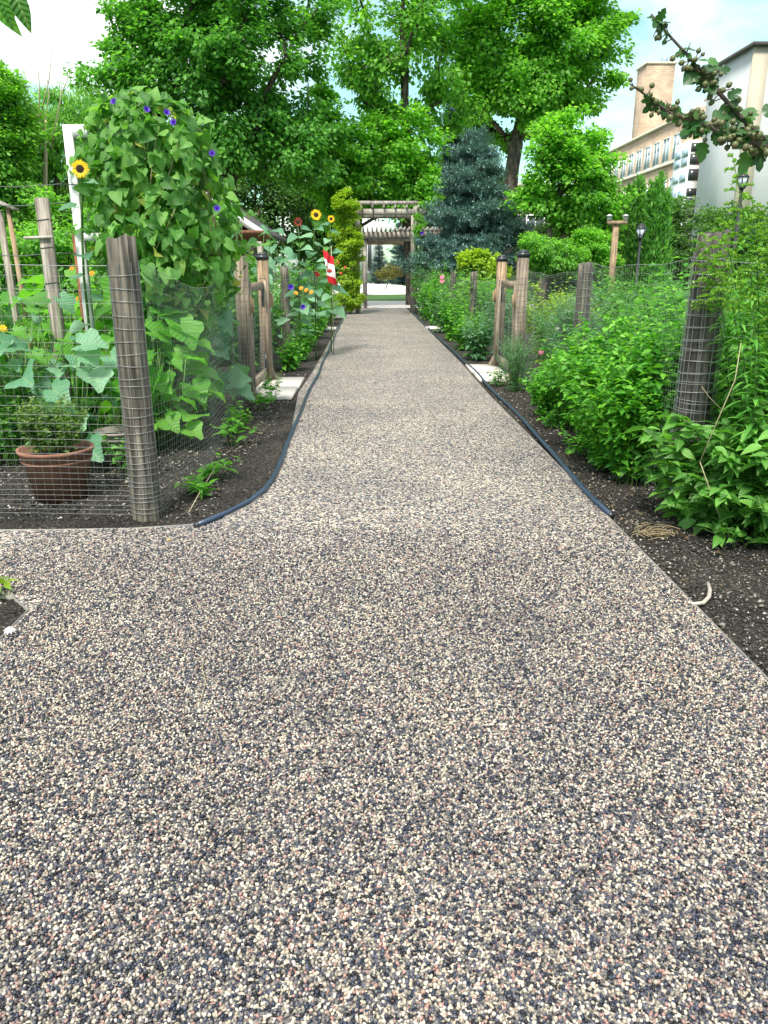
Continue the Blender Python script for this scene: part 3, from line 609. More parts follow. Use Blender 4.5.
# ------------------------------------------------------------------ trees
def tree(name, label, cat, base, env, nclump, clump_r, nleaf, leaf_m, leaf_size, trunk_r, seed, tmpl=TRI_LEAF, group=None, hstart=.25, flat=.55, droop=.3, ztop=None, bark='bark', skip_leaf=0.0):
    """env: list of ellipsoids (centre xyz, radii xyz, weight); limbs grow to clumps of leaves spread through them"""
    rg = np.random.default_rng(seed); base = np.array(base, float)
    t = thing(name, label, cat, base, group)
    w = np.array([e[2] for e in env], float); w /= w.sum(); C = []
    tries = 0
    while len(C) < nclump and tries < nclump*60:
        tries += 1; e = env[rg.choice(len(env), p=w)]
        u = unit(rg, 1)[0]*rg.random()**.38; c = np.array(e[0])+u*np.array(e[1])
        if c[2] < base[2]+.25: continue
        if all(np.sum(((c-q)/np.array([1, 1, .8]))**2) > (clump_r*.62)**2 for q in C[-400:]): C.append(c)
    C = np.array(C)
    top = max(c[2] for c in C); ctr = C.mean(0)
    # trunk
    K = 14; hs = np.linspace(0, 1, K); wob = np.cumsum(rg.normal(size=(K, 2)), 0)*.05*clump_r
    trunk = np.c_[base[0]+(ctr[0]-base[0])*hs**1.5+wob[:, 0], base[1]+(ctr[1]-base[1])*hs**1.5+wob[:, 1], base[2]-.05+(top*.86-base[2])*hs]
    nodes = [list(p) for p in trunk]; par = [-1]+list(range(K-1)); 
    order = np.argsort(np.linalg.norm(C-ctr*[1, 1, .5], axis=1))
    hmin = base[2]+(top-base[2])*hstart
    for i in order:
        c = C[i]; nd = np.array(nodes)
        d = np.linalg.norm(nd-c, axis=1)+np.where(nd[:, 2] > c[2]-.15*clump_r, 2.5*(nd[:, 2]-c[2]+.3*clump_r).clip(0), 0)+np.where(nd[:, 2] < hmin, 4*(hmin-nd[:, 2]), 0)
        j = int(np.argmin(d)); a = nd[j]; L_ = np.linalg.norm(c-a); k = max(2, int(L_/(clump_r*.8)))
        prev = j
        for s in range(1, k+1):
            f = s/k; p = a+(c-a)*f; p[2] += sin(pi*f)*L_*.08; p += rg.normal(size=3)*.04*clump_r*(s < k)
            nodes.append(list(p)); par.append(prev); prev = len(nodes)-1
    nd = np.array(nodes); cnt = np.ones(len(nd)); 
    for i in range(len(nd)-1, 0, -1): cnt[par[i]] += cnt[i]
    rad = trunk_r*(cnt/cnt[0])**.5; rad = np.maximum(rad, .012*clump_r)
    gt = Geo(); gt.tube(np.concatenate([trunk[:1]+[0, 0, -.1], trunk]), np.concatenate([[rad[0]*1.35], rad[:K]]), 10)
    gb = Geo()
    kids = {}
    for i in range(K, len(nd)): kids.setdefault(par[i], []).append(i)
    starts = [i for i in range(K, len(nd)) if par[i] < K or kids[par[i]][0] != i]
    for s_ in starts:
        ch = [par[s_], s_]
        while ch[-1] in kids: ch.append(kids[ch[-1]][0])
        r_ = rad[ch].copy(); r_[0] = min(r_[0], r_[1]*1.15)
        gb.tube(nd[ch], r_, 6)
    gt.build('trunk', bark, t, smooth=True); gb.build('limbs', bark, t, smooth=True)
    # leaves: each clump is a few overlapping trays of leaves round twig ends
    pos, dr, nm = [], [], []
    for c in C:
        m = int(nleaf*rg.uniform(.5, 1.5)); rr = clump_r*rg.uniform(.7, 1.25)
        sub = c+unit(rg, 7)*rr*np.array([.75, .75, flat])*rg.uniform(.3, 1, (7, 1))
        si = rg.integers(0, 7, m); u = unit(rg, m)*(rg.random((m, 1))**.45)
        p = sub[si]+u*rr*np.array([.58, .58, .36])
        out = (p-c); out[:, 2] *= .4; o2 = p-ctr; o2 /= np.linalg.norm(o2, axis=1)[:, None]+1e-6
        pos.append(p); dr.append(out/rr+o2*.5+rg.normal(size=(m, 3))*.45+[0, 0, -droop]); nm.append(np.array([0, 0, 1.])+rg.normal(size=(m, 3))*.42+o2*.35)
    pos, dr, nm = map(np.concatenate, (pos, dr, nm))
    gl = Geo(); scatter(gl, tmpl, pos, dr, nm, leaf_size*rg.uniform(.65, 1.3, len(pos)))
    gl.build('crown', leaf_m, t)
    return t
def env(Y, *es):
    """ellipsoids given as pixel centre, pixel radii, weight, optional own distance"""
    out = []
    for e in es:
        px, py, rx, ry, wt = e[:5]; yy = e[5] if len(e) > 5 else Y
        c = P(px, py, yy); k = np.linalg.norm(P(px+1, py, yy)-c); out.append((c, np.array([rx*k, max(rx*k*.8, .5), ry*k]), wt))
    return out
def gbase(px, Y): p = P(px, 300, Y); return (p[0], Y, 0)

tree('maple_tree', 'large dark green broadleaf tree behind the shed, left of the picture centre', 'tree', gbase(232, 30),
     env(30, (215, 40, 105, 75, 5), (150, 60, 55, 60, 1.6), (125, 110, 45, 40, 1), (280, 130, 60, 60, 2.2), (215, 140, 85, 50, 2.5), (300, 10, 40, 40, 1), (230, -50, 90, 60, 2)),
     190, .9, 430, 'lf_tree_dark', .15, .34, 101, hstart=.22)
tree('tall_tree', 'tall open tree with its forked limbs showing against the sky, behind the arbor', 'tree', gbase(412, 34),
     env(34, (400, 20, 70, 45, 3), (415, -30, 80, 40, 2.5), (375, 70, 45, 35, 1.3), (445, 100, 35, 30, 1), (360, 25, 35, 40, .8), (380, 120, 45, 22, .9)),
     70, .9, 215, 'lf_tree_mid', .17, .27, 102, hstart=.34)
tree('maple_tree', 'bright green broadleaf tree rising behind the blue spruce, right of the picture centre', 'tree', gbase(503, 36),
     env(36, (530, 50, 75, 75, 5), (575, 60, 42, 60, 1.8), (480, 30, 45, 60, 1.5), (560, -30, 75, 50, 2.4), (600, 25, 22, 30, .6), (510, 105, 60, 35, 1.4)),
     150, .92, 370, 'lf_tree_bright', .165, .3, 103, hstart=.25)
tree('small_tree', 'low bright green tree with a leaning dark limb, left of the brick building', 'tree', gbase(545, 25),
     env(25, (580, 185, 44, 50, 3), (560, 150, 35, 30, 1.5), (535, 200, 22, 20, .7), (598, 215, 25, 30, 1), (575, 135, 20, 18, .5)),
     85, .55, 260, 'lf_tree_bright', .12, .14, 104, hstart=.2)
tree('light_tree', 'light green tree of medium height in front of the tall open tree', 'tree', gbase(352, 33),
     env(33, (405, 160, 38, 36, 2.2), (380, 160, 60, 38, 3), (330, 165, 40, 35, 1.5), (420, 190, 30, 26, 1), (370, 205, 45, 22, 1), (395, 125, 35, 20, .7), (320, 120, 34, 28, 1.0)),
     104, .75, 300, 'lf_tree_bright', .15, .14, 105, hstart=.2)
tree('walnut_tree', 'yellowish green drooping tree at the left, behind the white trellis frame', 'tree', gbase(60, 19),
     env(19, (60, 140, 45, 45, 3), (90, 120, 30, 28, 1), (30, 170, 35, 40, 1.4), (100, 190, 25, 30, .8)),
     80, .5, 230, 'lf_tree_mid', .11, .13, 106, hstart=.2, droop=.9, tmpl=LANCE_S)
tree('juniper_tree', 'grey green dense tree cut by the upper left picture edge', 'tree', gbase(-10, 17),
     env(17, (-5, 120, 34, 60, 3), (0, 190, 32, 50, 2), (-40, 140, 60, 80, 2)),
     90, .45, 520, 'lf_tree_mid', .085, .14, 107, hstart=.1, tmpl=RHOMB)
# bare twigs reaching above the left trees
bt = thing('bare_sapling', 'leafless pale twigs reaching above the left trees', 'tree', gbase(42, 18))
g = Geo(); rg = np.random.default_rng(8); b0 = np.array(gbase(42, 18))
g.tube([b0, P(44, 200, 18), P(46, 120, 18)], [.05, .035, .02], 6)
for (x, y) in ((20, 50), (36, 45), (54, 28), (45, 60), (8, 75), (78, 55), (63, 70)):
    s_ = P(46+rg.normal()*6, 150, 18); m_ = P((46+x)/2+rg.normal()*4, (y+130)/2, 18); g.tube([s_, m_, P(x, y, 18)], [.018, .012, .005], 5)
g.tube([P(46, 150, 18), b0+[0, 0, .1]], [.03, .05], 5); g.build('trunk', 'stem_straw', bt, smooth=True)
# dark far trees closing the horizon
for k, (px, py, rx, ry, Y, lab) in enumerate([
        (-40, 200, 80, 60, 27, 'dark far tree at the left picture edge, lowest of the left trees'), (60, 215, 70, 50, 30, 'dark rounded tree behind the grey garden stake'),
        (160, 205, 70, 55, 44, 'dark far tree behind the morning glory mound'), (255, 200, 70, 48, 43, 'dark far tree above the shed roof'),
        (322, 225, 26, 38, 47, 'dark far tree left of the arbor'), (470, 215, 45, 42, 50, 'dark far tree hidden mostly behind the blue spruce'),
        (640, 235, 55, 28, 40, 'dark low tree in front of the brick building'), (575, 245, 40, 26, 41, 'dark low tree behind the small leaning tree'), (740, 240, 60, 25, 40, 'dark low tree in front of the rendered building')]):
    if px == 470: px, rx = 480, 55
    tree('broadleaf_tree', lab, 'tree', gbase(px, Y), env(Y, (px, py, rx, ry, 3), (px, py+35, rx*.95, ry*.6, 2), (px+rx*.3, py-ry*.35, rx*.5, ry*.6, 1)),
         int(60+rx*.35), .9 if Y > 35 else .7, 300, 'lf_far', .2 if Y > 35 else .15, .2, 120+k, tmpl=RHOMB, group='dark trees closing the garden behind', hstart=.1)

def spruce(name, label, px, Y, ytop, halfw, ybot, leaf_m, seed, levels=26, dens=1.0):
    rg = np.random.default_rng(seed); top = P(px, ytop, Y); k = np.linalg.norm(P(px+1, 200, Y)-P(px, 200, Y)); Rm = halfw*k
    zb = max(.3, P(px, ybot, Y)[2]); H = top[2]; t = thing(name, label, 'tree', (top[0], Y, 0))
    g = Geo(); g.tube([(top[0], Y, -.05), (top[0], Y, H*.5), (top[0], Y, H)], [.2, .12, .02], 8); g.build('trunk', 'bark', t, smooth=True)
    pos, dr = [], []; gb = Geo()
    for i in range(levels):
        f = i/(levels-1); z = zb+(H-zb)*f; r = Rm*(1-f)**.8*(rg.uniform(.72, 1.12))+.12
        nb = max(5, int(13*(1-f)+5))
        for j in range(nb):
            a = rg.uniform(0, 2*pi); L_ = r*rg.uniform(.7, 1.12); zz = z+rg.normal()*.12
            s = np.linspace(0, 1, 9); d = np.array([cos(a), sin(a)])
            p = np.c_[top[0]+d[0]*L_*s, Y+d[1]*L_*s, zz-.28*L_*s+.30*L_*s**2.2]
            gb.tube(p[::2], [.03, .025, .018, .012, .006], 4, cap=False)
            m = int((8+L_*34)*dens); q = rg.random(m)**.7*.95+.05; c = np.stack([np.interp(q, s, p[:, e]) for e in range(3)], 1)
            side = np.array([-d[1], d[0], 0]); off = rg.normal(size=m)*(.20*L_*(1.05-q)+.07)
            c = c+side*off[:, None]+np.array([0, 0, 1])*(rg.normal(size=m)*.05-.10*np.abs(off))[:, None]
            pos.append(c); dr.append(np.array([d[0], d[1], .35])+side*(np.sign(off)*.7)[:, None]+rg.normal(size=(m, 3))*.3)
    pos = np.concatenate(pos); dr = np.concatenate(dr); gb.build('limbs', 'bark', t)
    g = Geo(); scatter(g, TWIG, pos, dr, np.tile([0, 0, 1.], (len(pos), 1))+unit(rg, len(pos))*.3, .30*rg.uniform(.6, 1.3, len(pos)), wscale=1.6)
    g.build('crown', leaf_m, t); return t
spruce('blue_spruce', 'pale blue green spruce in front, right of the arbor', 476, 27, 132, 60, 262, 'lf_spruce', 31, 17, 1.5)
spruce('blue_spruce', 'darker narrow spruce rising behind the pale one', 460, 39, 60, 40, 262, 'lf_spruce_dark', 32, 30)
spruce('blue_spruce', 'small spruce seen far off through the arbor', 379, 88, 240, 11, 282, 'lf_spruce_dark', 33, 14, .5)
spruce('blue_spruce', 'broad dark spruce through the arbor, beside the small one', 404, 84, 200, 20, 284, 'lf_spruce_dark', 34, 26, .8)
tree('red_shrub', 'reddish low shrub on the far side of the arbor', 'shrub', gbase(386, 62), env(62, (385, 274, 9, 6, 1), (394, 272, 8, 6, 1)), 26, .4, 160,
     leafmat('bronze_foliage', greens((.08, .07, .02), (.14, .13, .03), (.20, .22, .05)), .3), .10, .04, 140, tmpl=RHOMB, hstart=.05)
tree('yellow_shrub', 'yellow green rounded shrub in front of the spruce', 'shrub', gbase(478, 22), env(22, (478, 262, 17, 12, 2), (490, 268, 14, 10, 1)), 30, .28, 220, 'lf_yellow', .09, .05, 141, tmpl=RHOMB, hstart=.05)
tree('garden_bush', 'rounded green bush in front of the small leaning tree', 'shrub', gbase(548, 21), env(21, (548, 252, 26, 22, 2), (570, 262, 20, 14, 1)), 46, .3, 230, 'lf_tree_mid', .085, .05, 142, tmpl=OVATE_S, hstart=.05)
tree('garden_bush', 'rounded green bush between the leaning tree and the wooden lamp post', 'shrub', gbase(592, 23), env(23, (592, 250, 22, 18, 2), (600, 262, 22, 12, 1)), 40, .3, 230, 'lf_tree_bright', .085, .05, 143, tmpl=RHOMB, hstart=.05)
# narrow upright shrubs by the brick building
def upright(name, label, px, Y, w_px, ytop, seed, n=9):
    rg = np.random.default_rng(seed); b0 = np.array(gbase(px, Y)); t = thing(name, label, 'tree', b0); gs = Geo(); gl = Geo()
    for i in range(n):
        tx = px+rg.uniform(-1, 1)*w_px; top = P(tx, ytop+abs(tx-px)/w_px*22+rg.uniform(0, 18), Y+rg.uniform(-.6, .6)); s = np.linspace(0, 1, 8)[:, None]
        p = b0+(top-b0)*s; p[:, 0] = b0[0]+(top[0]-b0[0])*s[:, 0]**.6; gs.tube(p, np.linspace(.05, .008, 8), 5)
        m = 900; q = rg.uniform(.15, 1, m); c = np.stack([np.interp(q, s[:, 0], p[:, e]) for e in range(3)], 1)+rg.normal(size=(m, 3))*[.16, .16, .12]*(1.25-q[:, None])
        scatter(gl, LANCE_S, c, rg.normal(size=(m, 3))*.5+[0, 0, 1.1], unit(rg, m), rg.uniform(.12, .22, m))
    gs.build('trunk', 'bark', t, smooth=True); gl.build('crown', M['lf_tree_dark'], t)
upright('columnar_tree', 'dark upright columnar tree before the brick wall, left one of two', 637, 26, 16, 172, 51)
upright('columnar_tree', 'dark upright columnar tree before the brick wall, right one of two', 658, 25, 12, 166, 52)

# ------------------------------------------------------------------ arbors at the end of the path
ar = thing('garden_arbor', 'silvered timber arbor with two long top beams and one tall right post', 'arbor', (xl, 27.2, 0))
A_ = 27.2
def bar2(p0, p1, wx, m, nm, par, h=None):
    g = Geo(); p0, p1 = np.array(p0), np.array(p1); c = (p0+p1)/2; d = p1-p0
    if abs(d[2]) > abs(d[0])+abs(d[1]): g.box(c, (wx, wx if h is None else h, abs(d[2])))
    elif abs(d[0]) > abs(d[1]): g.box(c, (abs(d[0]), wx, h or wx))
    else: g.box(c, (wx, abs(d[1]), h or wx))
    return g.build(nm, m, par)
zt = P(415, 202, A_)[2]
for px in (357, 415):
    x = P(px, 250, A_)[0]
    for dy in (0, 1.3): bar2((x, A_+dy, -.03), (x, A_+dy, zt-.14), .15, 'arbor', 'post', ar)
xa, xb = P(352, 210, A_)[0], P(427, 210, A_)[0]
for dy in (-.10, 1.40): bar2((xa, A_+dy, zt-.32), (xb, A_+dy, zt-.32), .05, 'arbor', 'beam', ar, .20)
for dy in (.10,): bar2((P(356, 210, A_)[0], A_+dy, zt-.02), (P(418, 210, A_)[0], A_+dy, zt-.02), .05, 'arbor', 'beam', ar, .12)
for k in range(6):
    x = xa+.3+(xb-xa-.6)*k/5; bar2((x, A_-.25, zt-.16), (x, A_+1.55, zt-.16), .05, 'arbor', 'rafter', ar, .11)
ar2 = thing('garden_pergola', 'lower timber pergola with a row of slats, just behind the arbor', 'pergola', (xl, 30.6, 0)); A_ = 30.6
zb_ = P(400, 236, A_)[2]
for px in (365, 431): 
    x = P(px, 260, A_)[0]
    for dy in (0, 2.2): bar2((x, A_+dy, -.03), (x, A_+dy, zb_), .14, 'arbor', 'post', ar2)
x0, x1 = P(361, 234, A_)[0], P(443, 234, A_)[0]
for dy in (-.1, 2.3): bar2((x0, A_+dy, zb_+.02), (x1, A_+dy, zb_+.02), .06, 'arbor', 'beam', ar2, .26)
for k in range(18):
    x = x0+.08+(x1-x0-.16)*k/17; bar2((x, A_-.55, zb_+.23), (x, A_+2.8, zb_+.23), .045, 'arbor', 'slat', ar2, .14)
ar3 = thing('timber_gateway', 'pale plain gateway beam on two posts beyond the pergola', 'gateway', (0, 36, 0)); A_ = 36
z3 = P(390, 241, A_)[2]
bar2((P(362, 240, A_)[0], A_, z3), (P(413, 240, A_)[0], A_, z3), .16, 'cedar', 'beam', ar3, .3)
for px in (364, 411): bar2((P(px, 240, A_)[0], A_, 0), (P(px, 240, A_)[0], A_, z3-.15), .15, 'cedar', 'post', ar3)

# ------------------------------------------------------------------ fences, posts, gates
hz = [.02]; 
while hz[-1] < 1.42: hz.append(hz[-1]+.026+.046*min(1, hz[-1]/1.1))
def wire_panel(parent, A, B, zt, sp=.05, sag=0., bulge=(0, 0), r=.00095, m='wire', hs=None, seed=0, z0=0):
    """welded wire hung between A and B, knotted wires follow a slack surface"""
    rg = np.random.default_rng(seed); A, B = np.array(A, float), np.array(B, float); Ls = np.linalg.norm(B-A); g = Geo()
    ph = rg.uniform(0, 6, 4)
    def S(u, z):
        f = sin(pi*u); zz = z+z0-sag*f*(.35+.65*min(z/1.2, 1))
        w = .012*sin(9*u+ph[0]+2*z)+.008*sin(23*u+ph[1]-5*z)
        q = A+(B-A)*u; b = (bulge[0]*f*(1-abs(z/1.3-.3)), bulge[1]*f)
        return (q[0]+b[0]+w*(B-A)[1]/Ls, q[1]+b[1]-w*(B-A)[0]/Ls, max(zz+.01*sin(14*u+ph[2]), .004))
    us = np.linspace(0, 1, max(3, int(Ls/.22)+1)); H = [z for z in (hs or hz) if z < zt]
    for z in H: g.tube([S(u, z) for u in us], r, 3, cap=False)
    g.tube([S(u, zt) for u in us], r*1.9, 4, cap=False)
    zs = np.linspace(.0, zt, 7)
    for k in range(int(Ls/sp)+1):
        u = min(1, k*sp/Ls); g.tube([S(u, z) for z in zs], r*.7, 3, cap=False)
    return g.build('wire_mesh', m, parent)
def round_post(parent, x, y, z, r, m, lean=(0, 0), seed=0, name='post'):
    rg = np.random.default_rng(seed); n = 20; g = Geo(); k = 12
    rr = r*(1+.018*rg.normal(size=n)); rr = (rr+np.roll(rr, 1)+np.roll(rr, -1))/3
    V = []
    for i in range(k):
        f = i/(k-1); q = rr*(1.08-.10*f)*(1+.007*rg.normal(size=n)); th = np.arange(n)/n*2*pi
        for j in range(n): V.append((x+lean[0]*f+q[j]*cos(th[j]), y+lean[1]*f+q[j]*sin(th[j]), -.08+(z+.08)*f+(0 if i < k-1 else .008*rg.normal()+.012*cos(th[j]))))
    F = [(i*n+j, i*n+(j+1) % n, (i+1)*n+(j+1) % n, (i+1)*n+j) for i in range(k-1) for j in range(n)]
    V.append((x+lean[0], y+lean[1], z-.006)); c = len(V)-1
    g.add(V, F); g.F.append(np.array([(c, (k-1)*n+j, (k-1)*n+(j+1) % n) for j in range(n)]))
    return g.build(name, m, parent, smooth=False)
def wrap(parent, x, y, r, z1, lean=(0, 0), sp=.05, m='wire', nv=8, z0=.03, t=.0016, seed=0):
    """wire mesh stretched round a post"""
    g = Geo(); rg = np.random.default_rng(seed)
    for z in [q for q in hz if z0 < q < z1]:
        f = z/z1; th = np.linspace(0, 2*pi, 17); dz = rg.normal()*.004
        g.tube(np.c_[x+lean[0]*f+(r*(1.08-.1*f)+.004)*np.cos(th), y+lean[1]*f+(r*(1.08-.1*f)+.004)*np.sin(th), z+dz+.006*np.sin(th*1+rg.uniform(0, 6))], t, 3, cap=False)
    for k in range(nv):
        a = 2*pi*k/nv; g.tube([(x+(r*1.08+.004)*cos(a), y+(r*1.08+.004)*sin(a), z0), (x+lean[0]+(r*.98+.004)*cos(a), y+lean[1]+(r*.98+.004)*sin(a), z1)], t, 3, cap=False)
    return g.build('wire_wrap', m, parent)
LP, RP = (-1.335, 4.40), (1.93, 4.55)
f1 = thing('wire_fence', 'wire fence with a thick round corner post, in front of the terracotta pot', 'fence', (LP[0], LP[1], 0), 'wire mesh fences round the beds')
pl = round_post(f1, *LP, 1.565, .079, 'post_wood', (-.0, 0), 3); wrap(f1, *LP, .080, 1.44, seed=1)
wire_panel(f1, (LP[0]-.09, LP[1]), (-5.2, 4.45), 1.435, .05, .02, seed=3)
wire_panel(f1, (LP[0]+.09, LP[1]+.03), (-1.40, 8.52), 1.435, .05, .16, (.10, 0), seed=4)
f2 = thing('wire_fence', 'wire fence with grey posts beyond the left gate, beside the flag', 'fence', (-1.38, 10.5, 0), 'wire mesh fences round the beds')
wire_panel(f2, (-1.38, 10.4), (-1.36, 26.5), 1.30, .075, .05, hs=list(np.arange(.02, 1.3, .075)), seed=5)
for k, y in enumerate((13.6, 17.2, 21.0, 24.6)): round_post(f2, -1.44, y, 1.45-.03*k, .07, 'post_wood', (0, 0), 20+k)
f3 = thing('wire_fence', 'wire fence with a dark thick round post wrapped in mesh, right foreground', 'fence', (RP[0], RP[1], 0), 'wire mesh fences round the beds')
round_post(f3, *RP, 1.60, .092, 'post_dark', (0, 0), 9); wrap(f3, *RP, .096, 1.50, nv=10, t=.0018, seed=2); wrap(f3, RP[0]+.005, RP[1], .107, 1.48, nv=9, z0=.05, seed=5)
round_post(f3, 2.03, 7.55, 1.47, .068, 'post_wood', (-.01, 0), 10); wrap(f3, 2.03, 7.55, .072, 1.45, seed=3)
wire_panel(f3, (RP[0]-.08, RP[1]+.05), (1.97, 7.5), 1.44, .05, .04, seed=6, z0=.03)
wire_panel(f3, (1.97, 7.6), (1.97, 10.1), 1.40, .05, .04, seed=7)
wire_panel(f3, (RP[0]+.09, RP[1]), (6.0, 4.7), 1.44, .05, .03, seed=8)
f4 = thing('wire_fence', 'wire fence with thin grey posts beyond the right gate', 'fence', (1.95, 12.0, 0), 'wire mesh fences round the beds')
wire_panel(f4, (1.95, 12.0), (1.93, 27.0), 1.25, .075, .05, hs=list(np.arange(.02, 1.25, .075)), seed=9)
for k, y in enumerate((15.4, 19.2, 23.0)): round_post(f4, 1.99, y, 1.38, .065, 'post_wood', (0, 0), 30+k)

def gate(label, x, y, span, s):
    """posts at y +- span/2, s = +1 when the path is on the +x side"""
    t = thing('garden_gate', label, 'gate', (x, y, 0), 'timber and wire gates beside the path')
    for k, (yy, h) in enumerate(((y-span/2, 1.58), (y+span/2, 1.55))):
        m = 'cedar_grey' if k == 0 else 'cedar'
        p = Geo().box((x, yy, h/2-.04), (.13, .13, h+.08)).build('post', m, t)
        g = Geo(); g.box((x, yy, h+.012), (.152, .152, .05)); g.box((x, yy, h+.055), (.13, .13, .035), taper=.45); g.build('post_cap', 'cap', p)
        gw = Geo(); 
        for z in hz:
            if z < 1.36:
                q = .068; c4 = [(x-q, yy-q, z), (x+q, yy-q, z+.003), (x+q, yy+q, z), (x-q, yy+q, z-.003), (x-q, yy-q, z)]; gw.tube(c4, .0013, 3, cap=False)
        for dx, dy in ((-1, -1), (-.33, -1), (.33, -1), (1, -1), (1, 0), (1, 1)): gw.tube([(x+dx*.068, yy+dy*.068, .03), (x+dx*.068, yy+dy*.068, 1.36)], .0013, 3, cap=False)
        gw.build('wire_wrap', 'wire', t)
        # block on the path side with chamfered ends
        g = Geo(); bx = x+s*.095; V = []
        for yy2 in (yy-.02, yy+.02): V += [(x+s*.0665, yy2, .94), (bx+s*.02, yy2, .98), (bx+s*.02, yy2, 1.10), (x+s*.0665, yy2, 1.16)]
        g.add(V, [(0, 1, 2, 3), (4, 7, 6, 5), (0, 4, 5, 1), (1, 5, 6, 2), (2, 6, 7, 3)]); g.build('bracket', 'cedar', t)
        g = Geo(); V = []
        for yy2 in (yy-.025, yy+.025): V += [(x+s*.0665, yy2, 0), (x+s*.14, yy2, 0), (x+s*.14, yy2, .04), (x+s*.0665, yy2, .18)]
        g.add(V, [(0, 1, 2, 3), (4, 7, 6, 5), (0, 4, 5, 1), (1, 5, 6, 2), (2, 6, 7, 3)]); g.build('foot_brace', 'cedar_grey', t)
    ya, yb = y-span/2+.09, y+span/2-.09; xg = x
    bar2((xg, ya, 1.22), (xg, yb, 1.22), .045, 'cedar_grey', 'rail', t, .09); bar2((xg, ya, .14), (xg, yb, .14), .045, 'cedar_grey', 'rail', t, .09)
    for yy in (ya+.045, yb-.045): bar2((xg+.046*s, yy, .06), (xg+.046*s, yy, 1.28), .045, 'cedar_grey', 'stile', t, .09)
    for z in (1.10, .25): Geo().box((x, y+span/2-.072, z), (.05, .012, .26)).build('hinge', 'black_iron', t)
    wire_panel(t, (xg+s*.02, ya), (xg+s*.02, yb), 1.2, .05, 0, seed=12, r=.0012)
    return t
gate('timber gate with black capped posts on the left of the path', -1.36, 9.42, 1.72, 1)
gate('timber gate with black capped posts on the right of the path', 1.93, 11.0, 1.62, -1)
def slab(label, x0, x1, y0, y1, z=.035, tilt=0):
    g = Geo(); g.box(((x0+x1)/2, (y0+y1)/2, z/2-.01), (x1-x0, y1-y0, z+.02), rx=tilt); return tag(g.build('paving_slab', 'slab', loc=((x0+x1)/2, (y0+y1)/2, 0)), label, 'slab', 'concrete slabs at the gates')
slab('near concrete slab at the left gate', -1.44, -.90, 8.75, 9.55); slab('far concrete slab at the left gate', -1.43, -.895, 9.57, 10.5, .03)
slab('near concrete slab at the right gate', 1.45, 1.90, 10.2, 11.0); slab('far concrete slab at the right gate', 1.46, 1.90, 11.02, 11.95, .03)
slab('small slab on the left verge, nearer the arbor than the gate', -1.2, -.86, 19.6, 20.2); slab('small slab on the left verge closest to the arbor', -1.2, -.86, 24.6, 25.2); slab('small slab on the right verge near the arbor', 1.43, 1.8, 19.8, 20.5)

# pipes along the path edges
def hose(label, px, r):
    pts = np.array([G(a, b, r+.008) for a, b in px]); 
    d = np.r_[0, np.cumsum(np.linalg.norm(np.diff(pts, axis=0), axis=1))]; s = np.linspace(0, d[-1], 90)
    q = np.stack([np.interp(s, d, pts[:, k]) for k in range(3)], 1)
    for _ in range(3): q[1:-1] = (q[:-2]+q[1:-1]*2+q[2:])/4
    rg = np.random.default_rng(4); q[:, 0] += .008*np.sin(s*2.1); q[:, 2] += .004*np.sin(s*1.3)
    t = thing('garden_hose', label, 'hose', q[0], 'dark pipes lying along the path edges')
    Geo().tube(q, r, 12).build('pipe', 'hose', t, smooth=True)
    d0 = (q[0]-q[1]); d0 /= np.linalg.norm(d0); Geo().tube([q[0]-d0*.002, q[0]+d0*.012], r*1.08, 12).build('end_plug', 'cap', t, smooth=True)
hose('blue black pipe curving round the left edge of the path', [(197, 525), (225, 518), (248, 507), (266, 491), (277, 471), (288, 445), (297, 418), (305, 400), (318, 374), (330, 347), (340, 325), (347, 312)], .0165)
hose('blue black pipe lying along the right edge of the path', [(611, 515), (598, 508), (575, 482), (553, 453), (525, 421), (496, 394), (472, 368), (450, 348), (430, 330), (412, 312)], .0165)

# ------------------------------------------------------------------ pots
def pot(name, label, c, rt, h, m, seed):
    t = thing(name, label, 'pot', (c[0], c[1], 0)); x, y = c[:2]
    rb_ = rt*.68
    Geo().lathe([(rb_, .005), (rb_+.004, .0), (rt*.90, h*.74), (rt*.93, h*.75), (rt*.95, h*.80), (rt*.89, h*.80), (rb_*.95, .03)], 36, (x, y, 0)).build('body', m, t, smooth=False)
    Geo().lathe([(rt*.905, h*.80), (rt*.955, h*.802), (rt*.985, h*.93), (rt*1.02, h*.94), (rt*1.03, h), (rt*.95, h*1.0), (rt*.90, h*.82)], 36, (x, y, 0)).build('rim', m, t)
    rg = np.random.default_rng(seed); Geo().lathe([(0.001, h*.88), (rt*.5, h*.87), (rt*.88, h*.83)], 24, (x, y, 0)).build('soil_fill', 'potting', t)
    return t
p1 = G(62, 497); pot('terracotta_pot', 'large terracotta pot behind the wire fence', p1, .225, .33, 'terracotta', 1)
p2 = G(121, 462); pot('grey_pot', 'weathered grey pot behind the corner post', p2, .17, .25, 'oldpot', 2)
p3 = G(2, 452); pot('grey_pot', 'weathered grey pot cut by the left picture edge', p3, .16, .25, 'oldpot', 3)

